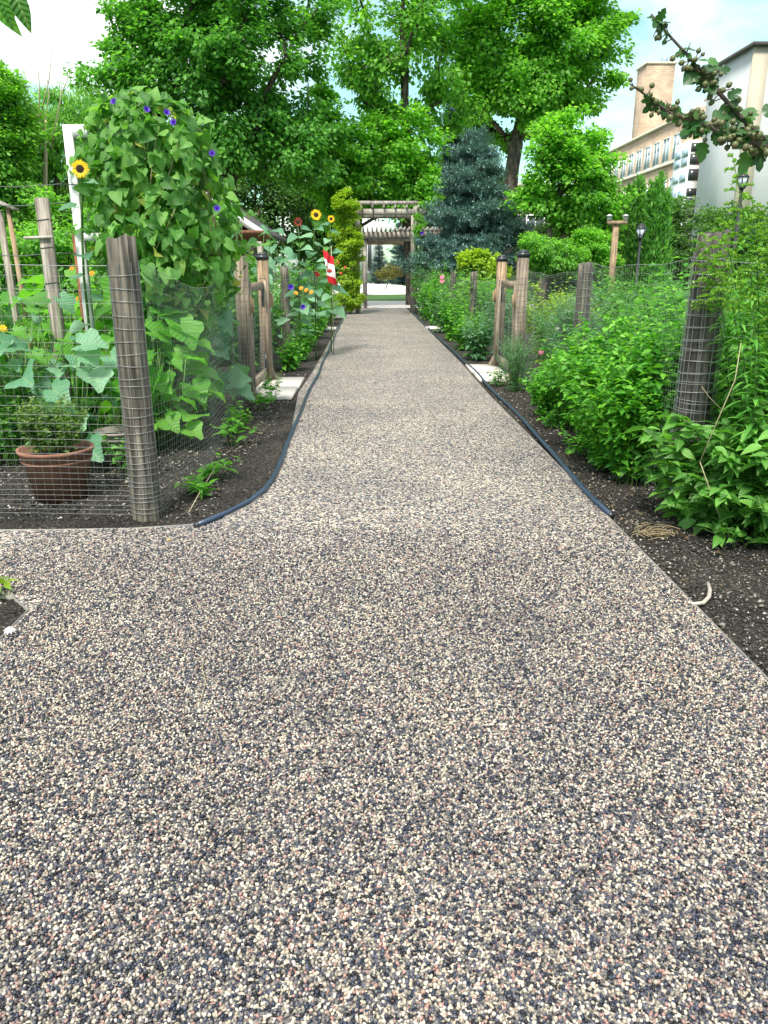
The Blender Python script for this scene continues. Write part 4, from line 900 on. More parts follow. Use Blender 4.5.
# ------------------------------------------------------------------ plants
def plant(name, label, cat, loc, seed, ns=20, h=1., spread=.4, tmpl=OVATE_S, leaf=.07, per=14, lm='lf_bush', sm='stem', sr=.004, t0=.15, up=.3, group=None, sideshoots=0, taper=.6, uv=False, hj=.3, whorl='alt', lean=(0, 0), droop=0., base=.35, z0=0.):
    rg = np.random.default_rng(seed); loc = np.array([loc[0], loc[1], z0], float)
    t = thing(name, label, cat, loc, group); gs, gl = Geo(), Geo(); pos, dr, nm, sz = [], [], [], []
    def add_leaves(p, n, s0, l, start):
        k = len(p); ss = np.linspace(0, 1, k); q = start+(1-start)*(np.arange(n)+rg.random(n)*.6)/n; q = q.clip(0, 1)
        c = np.stack([np.interp(q, ss, p[:, e]) for e in range(3)], 1); a = rg.uniform(0, 6.3)+np.arange(n)*(2.4 if whorl == 'alt' else pi/2)
        if whorl == 'opp': c = np.repeat(c, 2, 0); q = np.repeat(q, 2); a = np.repeat(a, 2)+np.tile([0, pi], n)
        a = a+rg.normal(size=len(a))*.25; el = up*(.5+q*1.0)+rg.normal(size=len(a))*.25
        pos.append(c); dr.append(np.c_[np.cos(a)*np.cos(el), np.sin(a)*np.cos(el), np.sin(el)-droop]); nm.append(np.c_[-.35*np.cos(a), -.35*np.sin(a), np.ones(len(a))]*1.+rg.normal(size=(len(a), 3))*.42)
        sz.append(s0*(1-taper*q**2)*rg.uniform(.7, 1.25, len(a)))
    for i in range(ns):
        a = rg.uniform(0, 2*pi); r = rg.random()**.6; b = np.array([cos(a)*r, sin(a)*r, 0])*spread*base; hh = h*(1-hj*rg.random())*(1-.25*r)
        tip = np.array([cos(a)*r*spread+rg.normal()*spread*.12+lean[0], sin(a)*r*spread+rg.normal()*spread*.12+lean[1], hh])
        s = np.linspace(0, 1, 7)[:, None]; p = loc+b+(tip-b)*np.c_[s**1.6, s**1.6, s**.85]; p = p+np.cumsum(rg.normal(size=(7, 3)), 0)*.008*h*s
        gs.tube(p, np.linspace(sr, sr*.4, 7), 5, cap=False); add_leaves(p, per, leaf, 1, t0)
        for _ in range(sideshoots):
            q = rg.uniform(.3, .85); c = np.array([np.interp(q, s[:, 0], p[:, e]) for e in range(3)]); a2 = rg.uniform(0, 2*pi); l2 = hh*rg.uniform(.18, .4)
            e_ = c+np.array([cos(a2)*.7, sin(a2)*.7, .6])*l2; m_ = (c+e_)/2+[0, 0, -.03*l2]; pp = np.array([c, m_, e_]); gs.tube(pp, [sr*.5, sr*.4, sr*.3], 4, cap=False); add_leaves(pp, max(3, per//2), leaf*.85, 1, .2)
    gs.build('stems', sm, t); scatter(gl, tmpl, np.concatenate(pos), np.concatenate(dr), np.concatenate(nm), np.concatenate(sz), uv=uv); gl.build('foliage', lm, t, smooth=True)
    return t
def squash(label, loc, seed, n=30, h=1.1, spread=.7, leaf=.32, lm='lf_squash', group=None, cat='squash plant', name='squash_plant', tmpl=SQUASH, z0=0):
    rg = np.random.default_rng(seed); loc = np.array([loc[0], loc[1], z0], float); t = thing(name, label, cat, loc, group); gs, gl = Geo(), Geo(); P_, D, Nn, S = [], [], [], []
    for i in range(n):
        a = rg.uniform(0, 2*pi); r = spread*rg.random()**.55; b = loc+[cos(a)*r*.5, sin(a)*r*.5, 0]; z = h*(1-.85*rg.random()**.95)*(1.05-.35*(r/spread)**2)
        tip = loc+np.array([cos(a)*r, sin(a)*r, z]); gs.tube([b, (b+tip)/2+[0, 0, .05], tip], [.006, .005, .004], 5)
        a2 = a+rg.normal()*.6; P_.append(tip); D.append((cos(a2), sin(a2), -.25+rg.normal()*.3)); Nn.append((cos(a2)*.35+rg.normal()*.35, -.35+sin(a2)*.35+rg.normal()*.35, 1)); S.append(leaf*rg.uniform(.6, 1.15))
    scatter(gl, tmpl, np.array(P_), np.array(D, float), np.array(Nn), np.array(S), uv=True); gs.build('petioles', 'stem_pale', t); gl.build('leaves', lm, t, smooth=True); return t
def disc_flowers(parent, pts, r, m, seed, name='flower', face=None, npet=9):
    rg = np.random.default_rng(seed); out = []
    for p in pts:
        g = Geo(); n = npet; nrm = np.array(face if face is not None else (rg.normal()*.4, -.8, .6)); nrm = nrm/np.linalg.norm(nrm)
        a = np.cross(nrm, (0, 0, 1.)); a /= np.linalg.norm(a); b = np.cross(nrm, a)
        for lay in range(2):
            th = np.arange(n)/n*2*pi+lay*pi/n; d = np.cos(th)[:, None]*a+np.sin(th)[:, None]*b+nrm*(.15+.4*lay)
            scatter(g, OVATE_S, np.repeat([np.array(p, float)], n, 0), d, np.repeat([nrm], n, 0), r*(1-.3*lay))
        out.append(g.build(name, m, parent))
    return out
def sunflower(label, head_at, r, loc, seed, pet='yellow', nleaf=9, leaf=.24, name='sunflower', group='sunflowers above the left bed', face=(.25, -1, .15), lm='lf_squash_blue'):
    rg = np.random.default_rng(seed); t = thing(name, label, 'sunflower', (loc[0], loc[1], 0), group); b = np.array([loc[0], loc[1], -.03]); h = np.array(head_at, float)
    s = np.linspace(0, 1, 9)[:, None]; p = b+(h-b)*np.c_[s**2, s**2, s]; p[:-1] += np.cumsum(rg.normal(size=(8, 3))*[1, 1, 0], 0)*.012
    nrm = np.array(face, float); nrm /= np.linalg.norm(nrm); p[-1] -= nrm*.02
    Geo().tube(p, np.linspace(.014, .008, 9), 6).build('stem', 'stem', t, smooth=True)
    a = np.cross(nrm, (0, 0, 1.)); a /= np.linalg.norm(a); c = np.cross(nrm, a)
    hd = thing('head', None, None, (0, 0, 0)); hd.parent = t
    g = Geo(); R_ = np.stack([a, c, nrm], 1)
    g2 = Geo().lathe([(.001, .012*r/.1), (r*.3, .016*r/.1), (r*.45, .004), (r*.45, -.01), (.001, -.02)], 16); V = g2.V[0]@R_.T+h; g.add(V, g2.F[0]); g.build('disc', 'seed', hd)
    g = Geo()
    for lay in range(2):
        n = 17; th = np.arange(n)/n*2*pi+lay*pi/n+rg.normal(size=n)*.06; d = np.cos(th)[:, None]*a+np.sin(th)[:, None]*c+nrm*(.1+.15*lay); scatter(g, t_ovate(.36, 3, .1, .1), h+(d-nrm*.1)*r*.38, d, np.repeat([nrm], n, 0), r*.66*rg.uniform(.85, 1.1, n))
    g.build('petals', pet, hd)
    if nleaf:
        q = np.linspace(.3, .96, nleaf); cc = np.stack([np.interp(q, s[:, 0], p[:, e]) for e in range(3)], 1); th = rg.uniform(0, 6)+np.arange(nleaf)*2.4; d = np.c_[np.cos(th), np.sin(th), .15-.5*rg.random(nleaf)]
        g = Geo(); scatter(g, HEART, cc+d*.05, d, np.c_[.3*np.cos(th), -.5+.3*np.sin(th), np.ones(nleaf)], leaf*rg.uniform(.7, 1.15, nleaf)*(1-.4*q**3), uv=True); g.build('leaves', lm, t, smooth=True)
    return t

# pots' plants
plant('potted_herb', 'bushy small leaved herb growing in the terracotta pot', 'herb', p1, 60, 50, .44, .27, OVATE_S, .048, 26, 'lf_herb', 'stem', .0022, .15, .4, sideshoots=2, z0=.27, base=.5)
plant('potted_herb', 'sparse pale stems in the grey pot behind the corner post', 'herb', p2, 61, 9, .25, .14, LANCE_S, .05, 8, 'lf_herb', 'stem_straw', .0018, .3, .4, z0=.20)
plant('potted_herb', 'pale leaved plant in the pot cut by the left picture edge', 'herb', p3, 62, 26, .26, .2, OVATE_S, .06, 10, 'lf_tomato', 'stem', .002, .2, .3, z0=.20)

# morning glory mound
mc = P(150, 268, 7.0); mnd = thing('morning_glory', 'tall mound of morning glory with heart shaped leaves and violet flowers', 'climbing plant', (mc[0], 7.0, 0))
rg = np.random.default_rng(70); n = 2600; ang = rg.uniform(0, 2*pi, n); f = rg.random(n)**.9; kx = np.linalg.norm(P(151, 180, 7)-P(150, 180, 7))
prof_z = [0.35, .9, 1.3, 1.6, 1.95, 2.25, 2.5, 2.68, 2.78]; prof_r = [.15, .30, .52, .56, .54, .50, .44, .33, .08]; prof_x = [.04, .14, .18, .16, .13, .10, .09, .06, .03]
zz = .85+(2.78-.85)*f; rr = np.interp(zz, prof_z, prof_r)*(.82+.30*rg.random(n)**1.5+.09*np.sin(3*ang+zz*4)+.08*np.sin(7*ang-5*zz)); xo = np.interp(zz, prof_z, prof_x)
p = np.c_[mc[0]+xo+rr*np.cos(ang), 7.0+rr*np.sin(ang), zz]
out = np.c_[np.cos(ang), np.sin(ang), .12+.9*(zz > 2.5)]; g = Geo()
scatter(g, HEART, p, out*.35+rg.normal(size=(n, 3))*.55+[0, 0, -.65], out+rg.normal(size=(n, 3))*.5+[0, 0, .45], rg.choice([.05, .07, .09, .115], n)*rg.uniform(.85, 1.2, n), uv=True)
for q in range(16):   # stray shoots leaving the mound
    a0 = rg.uniform(pi, 2*pi); z0 = rg.uniform(1.1, 2.7); r0 = np.interp(z0, prof_z, prof_r); c0 = np.array([mc[0]+np.interp(z0, prof_z, prof_x)+r0*cos(a0), 7+r0*sin(a0), z0])
    s_ = np.linspace(0, 1, 7)[:, None]; d_ = np.array([cos(a0)*.22, sin(a0)*.22, rg.uniform(-.1, .25)]); sh = c0+d_*s_-np.array([0, 0, .12])*s_**2.5
    m_ = 7; scatter(g, HEART, sh[rg.integers(1, 7, m_)], rg.normal(size=(m_, 3))*.6+[0, 0, -.5], rg.normal(size=(m_, 3))*.4+[0, -.5, .6], rg.uniform(.03, .07, m_), uv=True)
inner = unit(rg, 900); p_in = np.c_[mc[0]+.05+inner[:, 0]*.38, 7+inner[:, 1]*.38, 1.5+inner[:, 2]*1.0]; scatter(g, HEART, p_in, rg.normal(size=(900, 3)), unit(rg, 900), .12, uv=True)
g.build('foliage', 'lf_heart', mnd, smooth=True)
g = Geo()
for k in range(26):
    a0 = rg.uniform(0, 6.3); zs = np.linspace(.0, rg.uniform(2.2, 2.85), 14); aa = a0+zs*rg.uniform(.6, 1.6); r_ = np.interp(zs, prof_z, prof_r)*.80
    g.tube(np.c_[mc[0]+np.interp(zs, prof_z, prof_x)+r_*np.cos(aa), 7+r_*np.sin(aa), zs], .004, 4, cap=False)
for (x, y) in ((120, 97), (128, 92), (141, 96), (150, 104), (197, 128), (182, 112)):
    e_ = P(x, y, 6.8); s_ = P(x*.5+75, y+30, 6.9); g.tube([s_, (s_+e_)/2+[.03, 0, .04], e_, e_+[.05, 0, -.03]], .005, 4)
g.build('vines', 'stem_straw', mnd)
def trumpet(parent, c, r, nrm):
    nrm = np.array(nrm, float); nrm /= np.linalg.norm(nrm); a = np.cross(nrm, (0, 0, 1.)); a /= np.linalg.norm(a); b = np.cross(nrm, a)
    g2 = Geo().lathe([(r*.12, -r*1.4), (r*.2, -r*.6), (r*.55, -r*.12), (r, 0)], 12); g = Geo(); g.add(g2.V[0]@np.stack([a, b, nrm], 1).T+np.array(c), g2.F[0]); g.build('flower', 'purple', parent)
for (x, y, yy) in ((113, 101, 6.5), (147, 109, 6.45), (167, 112, 6.4), (173, 122, 6.35), (212, 153, 6.5), (217, 208, 6.3)): trumpet(mnd, P(x, y, yy), .025, (rg.normal()*.4+.2, -1, .5))
# white trellis frame
tr_ = thing('trellis_frame', 'tall flaking white wooden frame left of the morning glory', 'trellis', P(76, 268, 6.9)*[1, 1, 0])
T0, T1 = P(66, 125, 6.8)[0], P(66, 125, 6.8)[2]; xw = P(76, 200, 6.8)[0]
bar2((xw, 6.8, -.03), (xw, 6.8, T1), .07, 'white_paint', 'upright', tr_, .05); bar2((xw+.12, 7.55, -.03), (xw+.12, 7.55, T1-.25), .06, 'white_paint', 'upright', tr_, .05)
bar2((xw+.036, 6.8, T1-.045), (xw+.62, 6.8, T1-.045), .05, 'white_paint', 'rung', tr_, .09); zr2 = P(80, 237, 6.8)[2]
bar2((xw+.036, 6.8, zr2), (xw+.30, 6.8, zr2), .04, 'white_paint', 'rung', tr_, .06)
tag(Geo().box((xw-.065, 6.86, .85), (.035, .035, 1.76)).build('rusty_stake', 'rust', loc=(xw-.065, 6.86, 0)), 'rusty brown stake beside the white trellis frame', 'stake')
s1 = P(50, 265, 6.3); stt = P(45, 198, 6.3)
st = thing('garden_stake', 'square grey wooden stake standing behind the left fence, left of the white trellis', 'stake', (s1[0], 6.3, 0)); h_ = stt[2]
Geo().box((s1[0], 6.3, h_/2-.03), (.085, .07, h_+.06)).build('post', 'stake', st)
g = Geo()
for z in (h_-.16, h_-.36, h_-.62): g.tube(np.array([(-.045, -.038, z), (.045, -.038, z+.01), (.045, .038, z), (-.045, .038, z), (-.045, -.038, z)])+[s1[0], 6.3, 0], .003, 4, cap=False)
g.build('wire_tie', 'wire_dark', st)
Geo().tube([P(24, 238, 6.25), P(53, 237, 6.25)], .011, 8).build('peg', 'pvc', st)
s2 = P(17, 265, 7.2); st2 = thing('bird_stake', 'thin leaning tan stake with a small slanted board on top, near the left picture edge', 'stake', (s2[0], 7.2, 0)); h2 = P(13, 208, 7.2)[2]
Geo().tube([(s2[0]+.05, 7.2, -.03), (s2[0]-.01, 7.2, h2)], .022, 8).build('pole', 'cedar', st2); Geo().box((s2[0]-.02, 7.2, h2+.02), (.17, .12, .02), ry=R(25)).build('board', 'stake', st2); Geo().tube([(s2[0]-.06, 7.22, -.03), (s2[0]-.10, 7.22, h2-.02)], .03, 8).build('pole', 'stake', st2)
g = Geo()
for zpx in (186, 205, 255): g.tube([P(-30, zpx, 6.7), P(20, zpx+1, 6.7), P(60, zpx-2, 6.7), P(82, zpx-1, 6.8)], .0035, 4)
tag(g.build('tie_wire', 'wire_dark', loc=P(60, 205, 6.7)), 'dark wires strung from the white trellis to the left', 'wire')

sunflower('single yellow sunflower with brown centre at the white trellis', P(80, 169, 6.55), .068, P(84, 300, 6.7), 71, leaf=.2)
# squash plants and others in the near left bed
GB = 'plants growing in the left bed'
squash('bright green squash with large leaves right of the corner post', (-1.95, 6.6), 80, 74, 1.30, .52, .26, group=GB)
squash('blue green squash leaves beside the near post of the left gate', (-1.85, 7.9), 81, 60, 1.30, .48, .25, 'lf_squash_blue', group=GB)
squash('pale blue green squash leaves between the white trellis and the corner post', (-2.35, 5.9), 82, 36, 1.32, .42, .24, 'lf_squash_blue', group=GB)
squash('light green squash low behind the terracotta pot', (-2.45, 6.75), 83, 56, .95, .6, .22, group=GB)
squash('light green squash low behind the grey pot', (-1.7, 6.35), 84, 34, .8, .35, .18, group=GB)
squash('broad squash leaves in front of the rusty stake', (-2.85, 7.4), 85, 56, 1.55, .55, .27, group=GB)
squash('squash patch with pale leaves behind the pot at the left picture edge', (-3.5, 7.4), 86, 50, 1.1, .6, .22, 'lf_squash_blue', group=GB)
squash('fresh green squash with mid sized leaves under the grey stake', (-2.95, 6.2), 89, 60, 1.15, .55, .20, group=GB)
plant('tomato_plant', 'dense bright vegetable plant at the left picture edge behind the grey pot', 'vegetable plant', (-3.6, 6.3), 98, 46, 1.15, .5, OVATE, .09, 10, 'lf_bush', 'stem', .003, .08, .2, sideshoots=2, group=GB)
plant('tomato_plant', 'dense bright vegetable plant close behind the terracotta pot, left of the stake', 'vegetable plant', (-2.75, 5.75), 99, 30, .85, .4, OVATE, .085, 9, 'lf_tomato', 'stem', .003, .08, .2, sideshoots=2, group=GB)
def marigold(label, loc, seed, h=1.2, nf=5, m='orange', **kw):
    t = plant('marigold', label, 'flowering plant', loc, seed, 44, h, .5, OVATE_S, .075, 20, 'lf_herb', 'stem', .003, .1, .3, sideshoots=3, group=GB); rg = np.random.default_rng(seed)
    disc_flowers(t, [(loc[0]+rg.uniform(-.4, .4), loc[1]-.3+rg.uniform(-.1, .1), h*rg.uniform(.6, .98)) for _ in range(nf)], .035, m, seed); return t
marigold('bushy plant with yellow button flowers left of the grey stake', (-3.2, 6.6), 90, 1.35, 7, 'yellow')
marigold('bushy plant with a few orange flowers behind the grey stake', (-2.75, 8.2), 91, 1.5, 5)
marigold('bushy dark plant at the left picture edge below the slanted board', (-4.0, 7.6), 92, 1.5, 5, 'yellow')
plant('tomato_plant', 'leafy vegetable with yellowing leaves behind the large terracotta pot', 'vegetable plant', (-2.6, 6.0), 93, 22, .95, .42, OVATE, .10, 9, 'lf_tomato', 'stem_pale', .004, .2, .1, sideshoots=2, group=GB)
plant('tomato_plant', 'leafy vegetable plant low behind the grey pot and corner post', 'vegetable plant', (-1.75, 5.45), 94, 10, .42, .3, OVATE, .08, 8, 'lf_tomato', 'stem_pale', .003, .2, .1, group=GB)
plant('feathery_plant', 'soft feathery green plant close behind the left gate post', 'vegetable plant', (-1.62, 7.3), 95, 40, .75, .35, LANCE_S, .05, 34, 'lf_feather', 'stem', .002, .05, .8, sideshoots=3, group=GB)
for k, (x, y, sc, lab) in enumerate([(-3.4, 9.6, 1.0, 'dense leafy vegetable row below the morning glory mound, left part'), (-2.4, 9.4, 1.0, 'dense leafy vegetable row below the morning glory mound, right part'), (-4.6, 9.3, 1.05, 'dense leafy vegetable behind the slanted board stake'), (-5.2, 7.6, 1.0, 'dense leafy vegetable cut by the left picture edge')]):
    plant('vegetable_plant', lab, 'vegetable plant', (x, y), 200+k, 70, 1.5*sc, .8, OVATE_S, .12, 22, ('lf_bush', 'lf_tomato')[k % 2], 'stem', .004, .05, .2, sideshoots=2, group=GB)
for k, (x, y, lab) in enumerate([(-4.2, 11.5, 'dark hedge shrub behind the left garden, nearest the shed'), (-6.2, 11.2, 'dark hedge shrub behind the left garden, at the picture edge'), (-2.9, 12.5, 'dark hedge shrub in front of the shed')]):
    tree('hedge_shrub', lab, 'shrub', (x, y, 0), [(np.array([x, y, 1.25]), np.array([1.1, .8, 1.1]), 1)], 60, .35, 330, 'lf_tree_mid', .075, .05, 210+k, tmpl=OVATE_S, hstart=.08, group='hedge shrubs behind the left garden')

# sunflowers and tall plants beyond the left gate
for k, (px, py, Y, r, pet, lab) in enumerate([(316, 215, 13.0, .085, 'yellow', 'larger yellow sunflower head above the flag'), (331, 219, 14.0, .062, 'yellow', 'smaller yellow sunflower head right above the flag'), (298, 222, 12.8, .07, 'maroon', 'dark maroon sunflower left of the yellow ones')]):
    sunflower(lab, P(px, py, Y), r, (P(px, 300, Y)[0], Y), 72+k, pet, 14, .30)
squash('tall sunflower stand with big blue green leaves behind the left gate', (-2.0, 12.2), 87, 60, 2.35, .75, .30, 'lf_squash_blue', name='sunflower_stand', cat='sunflower', group=GB, tmpl=HEART)
squash('broad leaved stand behind the flag, below the yellow sunflowers', (-1.75, 14.6), 88, 70, 2.1, .75, .26, 'lf_squash_blue', name='sunflower_stand', cat='sunflower', group=GB, tmpl=HEART)
for k, (x, y, h, lm, lab) in enumerate([(-1.75, 11.3, 1.5, 'lf_tomato', 'leafy flowering plant just beyond the left gate, beside the flag fence'), (-1.65, 16.6, 1.7, 'lf_bush', 'leafy plant at the second grey post of the left fence'),
        (-1.6, 19.0, 1.6, 'lf_feather', 'blue green plant on the left, halfway to the arbor'), (-1.55, 21.5, 1.7, 'lf_bush', 'bright plant on the left, three quarters of the way to the arbor'), (-1.5, 24.0, 1.7, 'lf_tomato', 'leafy plant on the left next to the vine covered arbor post')]):
    t = plant('garden_plant', lab, 'plant', (x, y), 220+k, 60, h*1.1, .6, OVATE_S, .13, 20, lm, 'stem', .004, .05, .25, sideshoots=2, group=GB)
    if k == 0: disc_flowers(t, [P(a, b, 11.0) for a, b in ((301, 288), (306, 290), (311, 292), (296, 293))], .036, 'orange', 5); trumpet(t, P(291, 287, 10.9), .04, (.2, -1, .3)); trumpet(t, P(303, 307, 10.9), .035, (.2, -1, .3))
for k, (x, y, sc, lab) in enumerate([(-1.12, 11.4, .36, 'low leafy weed on the left verge just beyond the slabs'), (-1.1, 12.8, .42, 'low leafy plant on the left verge, second beyond the slabs'), (-1.1, 14.6, .55, 'low leafy plant on the left verge under the flag'), (-1.1, 16.8, .6, 'bright low plant on the left verge beyond the flag'),
        (-1.12, 19, .6, 'bright low plant on the left verge, halfway to the arbor'), (-1.12, 21.5, .7, 'bright low plant on the left verge near the small slab'), (-1.1, 23.5, .8, 'bright low plant on the left verge before the arbor')]):
    plant('verge_plant', lab, 'plant', (x-.06, y), 240+k, 26, sc*1.5, .28, OVATE_S, .12, 11, 'lf_bush', 'stem_pale', .003, .1, .2, group='low plants on the left verge')
# flag
fl = thing('flag', 'small Canadian flag on a thin stick leaning from the left fence', 'flag', (-1.30, 13.7, 0))
ft = P(330, 250, 13.7); fb = P(327, 287, 13.7); Geo().tube([(ft[0]+.03, 13.72, 0.0), (ft[0]+.02, 13.72, ft[2]+.06)], .008, 6).build('stick', 'stem_straw', fl)
def flag_pt(u, v):   # u down the hanging cloth, v across it
    L_ = ft[2]-fb[2]; x = ft[0]-.01-.11*sin(u*pi*.55)+.17*u-(.5-v)*.19*(1-.25*u)-.02+.03*sin(6*v+3*u); y = 13.68+.035*sin(9*v+2.5*u)-.02*u; return np.array([x, y, ft[2]-L_*(u*.82+.18*v)])
def flag_cloth():
    m, n, l, b = mat('flag_cloth'); a = n.new('ShaderNodeAttribute'); a.attribute_name = 'luv'; s = n.new('ShaderNodeSeparateXYZ'); l.new(a.outputs['Vector'], s.inputs[0])
    r = ramp(n, [(0, (.62, .015, .03)), (.27, (.82, .82, .82)), (.73, (.62, .015, .03))], 'CONSTANT'); l.new(s.outputs[0], r.inputs[0]); l.new(r.outputs[0], b.inputs['Base Color']); b.inputs['Roughness'].default_value = .8; return m
g = Geo(); nu, nv = 18, 10; V = [flag_pt(i/nu, j/nv) for i in range(nu+1) for j in range(nv+1)]; U = np.array([(i/nu, j/nv, 0) for i in range(nu+1) for j in range(nv+1)])
g.add(V, [(i*(nv+1)+j, i*(nv+1)+j+1, (i+1)*(nv+1)+j+1, (i+1)*(nv+1)+j) for i in range(nu) for j in range(nv)], U); cl = g.build('cloth', flag_cloth(), fl, smooth=True)
g = Geo(); mo = [(0, 0), (.02, .22), (.22, .19), (.19, .27), (.40, .43), (.34, .48), (.38, .62), (.25, .60), (.22, .66), (.11, .55), (.16, .84), (.08, .80), (0, 1)]; mo = mo+[(-x, y) for x, y in mo[-2:0:-1]]
g.add([flag_pt(.34+.32*(1-y)*1., .5+x*.85)+[0, -.006, 0] for x, y in mo], [list(range(len(mo)))]); g.build('maple_leaf', 'flag_red', cl)
rf = thing('red_flower', 'single red flower beside the flag', 'flower', (P(317, 274, 13.2)[0], 13.2, 0)); Geo().tube([(rf.location[0], 13.2, 0), P(317, 276, 13.2)], .005, 5).build('stem', 'stem', rf); disc_flowers(rf, [P(317, 274, 13.15)], .06, 'red', 6)
# vine column on the left arbor post
xv = P(349, 250, 26.6)[0]
vt = tree('arbor_vine', 'yellow green vine covering the left post of the arbor', 'climbing plant', (xv, 26.9, 0), [(np.array([xv, 26.7, .9]), np.array([.42, .42, .9]), 2), (np.array([xv, 26.7, 2.3]), np.array([.46, .45, 1.0]), 2), (np.array([xv-.02, 26.7, 3.45]), np.array([.42, .5, .42]), 1.3)], 110, .2, 190, 'lf_yellow', .075, .05, 150, tmpl=RHOMB, hstart=.03)
disc_flowers(vt, [P(345, 267, 26.2), P(341, 273, 26.2), P(338, 262, 26.2)], .05, 'red', 9)
xv = P(419, 240, 26.9)[0]
vt = tree('post_vine', 'thin vine with violet flowers climbing the right post of the arbor', 'climbing plant', (xv, 26.85, 0), [(np.array([xv, 26.9, 1.7]), np.array([.16, .16, 1.6]), 1)], 40, .16, 90, 'lf_tree_mid', .08, .03, 151, tmpl=OVATE_S, hstart=.03)
for q in ((422, 233), (419, 243)): trumpet(vt, P(q[0], q[1], 26.6), .06, (0, -1, .3))

# ------------------------------------------------------------------ right bed
GR = 'plants growing in the right bed'
def shrub(label, loc, seed, **kw):
    a = dict(ns=34, h=1.0, spread=.55, tmpl=OVATE, leaf=.10, per=14, lm='lf_shrub', sm='stem', sr=.0026, t0=.08, up=.1, sideshoots=3, uv=True, whorl='opp', group=GR, taper=.35); a.update(kw)
    return plant('leafy_shrub', label, 'shrub', loc, seed, **a)
shrub('broad leaved shrub spilling over the soil at the right picture edge', (2.25, 4.0), 300, h=.86, spread=.66, leaf=.125, ns=60, per=8, hj=.6)
shrub('broad leaved shrub in front of the dark thick post', (1.95, 4.2), 301, h=.92, spread=.50, leaf=.13, ns=36, per=7, hj=.6)
shrub('small leaved bush at the foot of the dark thick post', (1.86, 5.15), 302, h=1.15, spread=.50, leaf=.085, ns=80, tmpl=OVATE_S, lm='lf_bush')
shrub('small leaved bright bush leaning over the right verge beyond the thick post', (1.90, 5.95), 303, h=1.28, spread=.55, leaf=.08, ns=90, tmpl=OVATE_S, lm='lf_bush')
shrub('small leaved bright bush at the foot of the second right post', (1.92, 6.95), 304, h=.95, spread=.48, leaf=.075, ns=80, tmpl=OVATE_S, lm='lf_bush')
shrub('dark leafy bush right of the thick post', (2.75, 4.9), 305, h=1.75, spread=.6, leaf=.11, ns=70, tmpl=LANCE, lm='lf_gold', whorl='alt', per=24)
shrub('dark leafy bush at the right picture edge above the broad leaves', (2.5, 4.25), 306, h=1.4, spread=.5, leaf=.11, ns=50, lm='lf_gold', per=13)
shrub('dense leafy bush filling the bed between the thick post and the second post', (2.75, 6.3), 307, h=1.62, spread=.8, leaf=.095, ns=100, tmpl=OVATE_S, lm='lf_bush')
shrub('dense tall bush behind the wire at the right picture edge', (3.7, 5.9), 308, h=1.65, spread=.9, leaf=.11, ns=90, lm='lf_bush', tmpl=OVATE_S)
shrub('bright leafy bush standing close behind the dark thick post', (2.3, 5.0), 317, h=1.55, spread=.40, leaf=.09, ns=70, tmpl=OVATE_S, lm='lf_bush')
shrub('tall stand of narrow leaved stems behind the goldenrod at the right picture edge', (2.55, 3.95), 309, h=1.75, spread=.38, leaf=.13, ns=34, tmpl=LANCE, lm='lf_gold', whorl='alt', per=40, hj=.35, sideshoots=1, taper=.4)
shrub('low small leaved bush bulging over the right verge between the two round posts', (1.78, 5.5), 318, h=.6, spread=.36, leaf=.07, ns=60, tmpl=OVATE_S, lm='lf_bush')
shrub('low small leaved bush on the right verge in front of the second round post', (1.80, 7.6), 319, h=.62, spread=.32, leaf=.065, ns=50, tmpl=OVATE_S, lm='lf_bush')
# weeds by the path on the right
plant('verge_weed', 'low weed with broad leaves at the lower right corner of the bed', 'weed', G(735, 545), 310, 9, .16, .17, OVATE, .10, 4, 'lf_shrub', 'stem_pale', .002, .3, .4, uv=True, group='weeds on the right verge')
for k, (px, py, h, lab) in enumerate([(553, 428, .28, 'small bright weed on the right verge before the second post'), (540, 405, .35, 'small bright weed on the right verge beside the second post'), (580, 455, .3, 'small bright weed on the right verge by the bush'), (497, 386, .3, 'yellowish weed growing at the near right slab')]):
    plant('verge_weed', lab, 'weed', G(px, py), 311+k, 14, h, .2, OVATE_S, .07, 8, 'lf_bush' if k < 3 else 'lf_tomato', 'stem_pale', .002, .1, .3, group='weeds on the right verge')
# feathery and leafy plants along the right fence
shrub('feathery blue green plant behind the wire between the second post and the right gate', (2.3, 8.8), 320, h=1.35, spread=.55, tmpl=LANCE_S, leaf=.07, ns=80, per=44, lm='lf_feather', whorl='alt', uv=False)
plant('feathery_plant', 'low feathery blue green plant in front of the wire at the right gate', 'plant', (1.75, 9.3), 321, 50, .85, .30, LANCE_S, .045, 34, 'lf_feather', 'stem', .002, .05, .8, sideshoots=2, group=GR)
rose = plant('rose_bush', 'rose bush with pink fading flowers behind the near post of the right gate', 'rose', (2.35, 9.9), 322, 30, 1.25, .45, OVATE_S, .06, 16, 'lf_tomato', 'stem', .003, .1, .2, sideshoots=2, group=GR)
disc_flowers(rose, [P(548, 340, 9.4), P(553, 345, 9.4), P(541, 352, 9.35)], .04, 'pink', 8); disc_flowers(rose, [P(559, 328, 9.4)], .05, 'white_petal', 9)
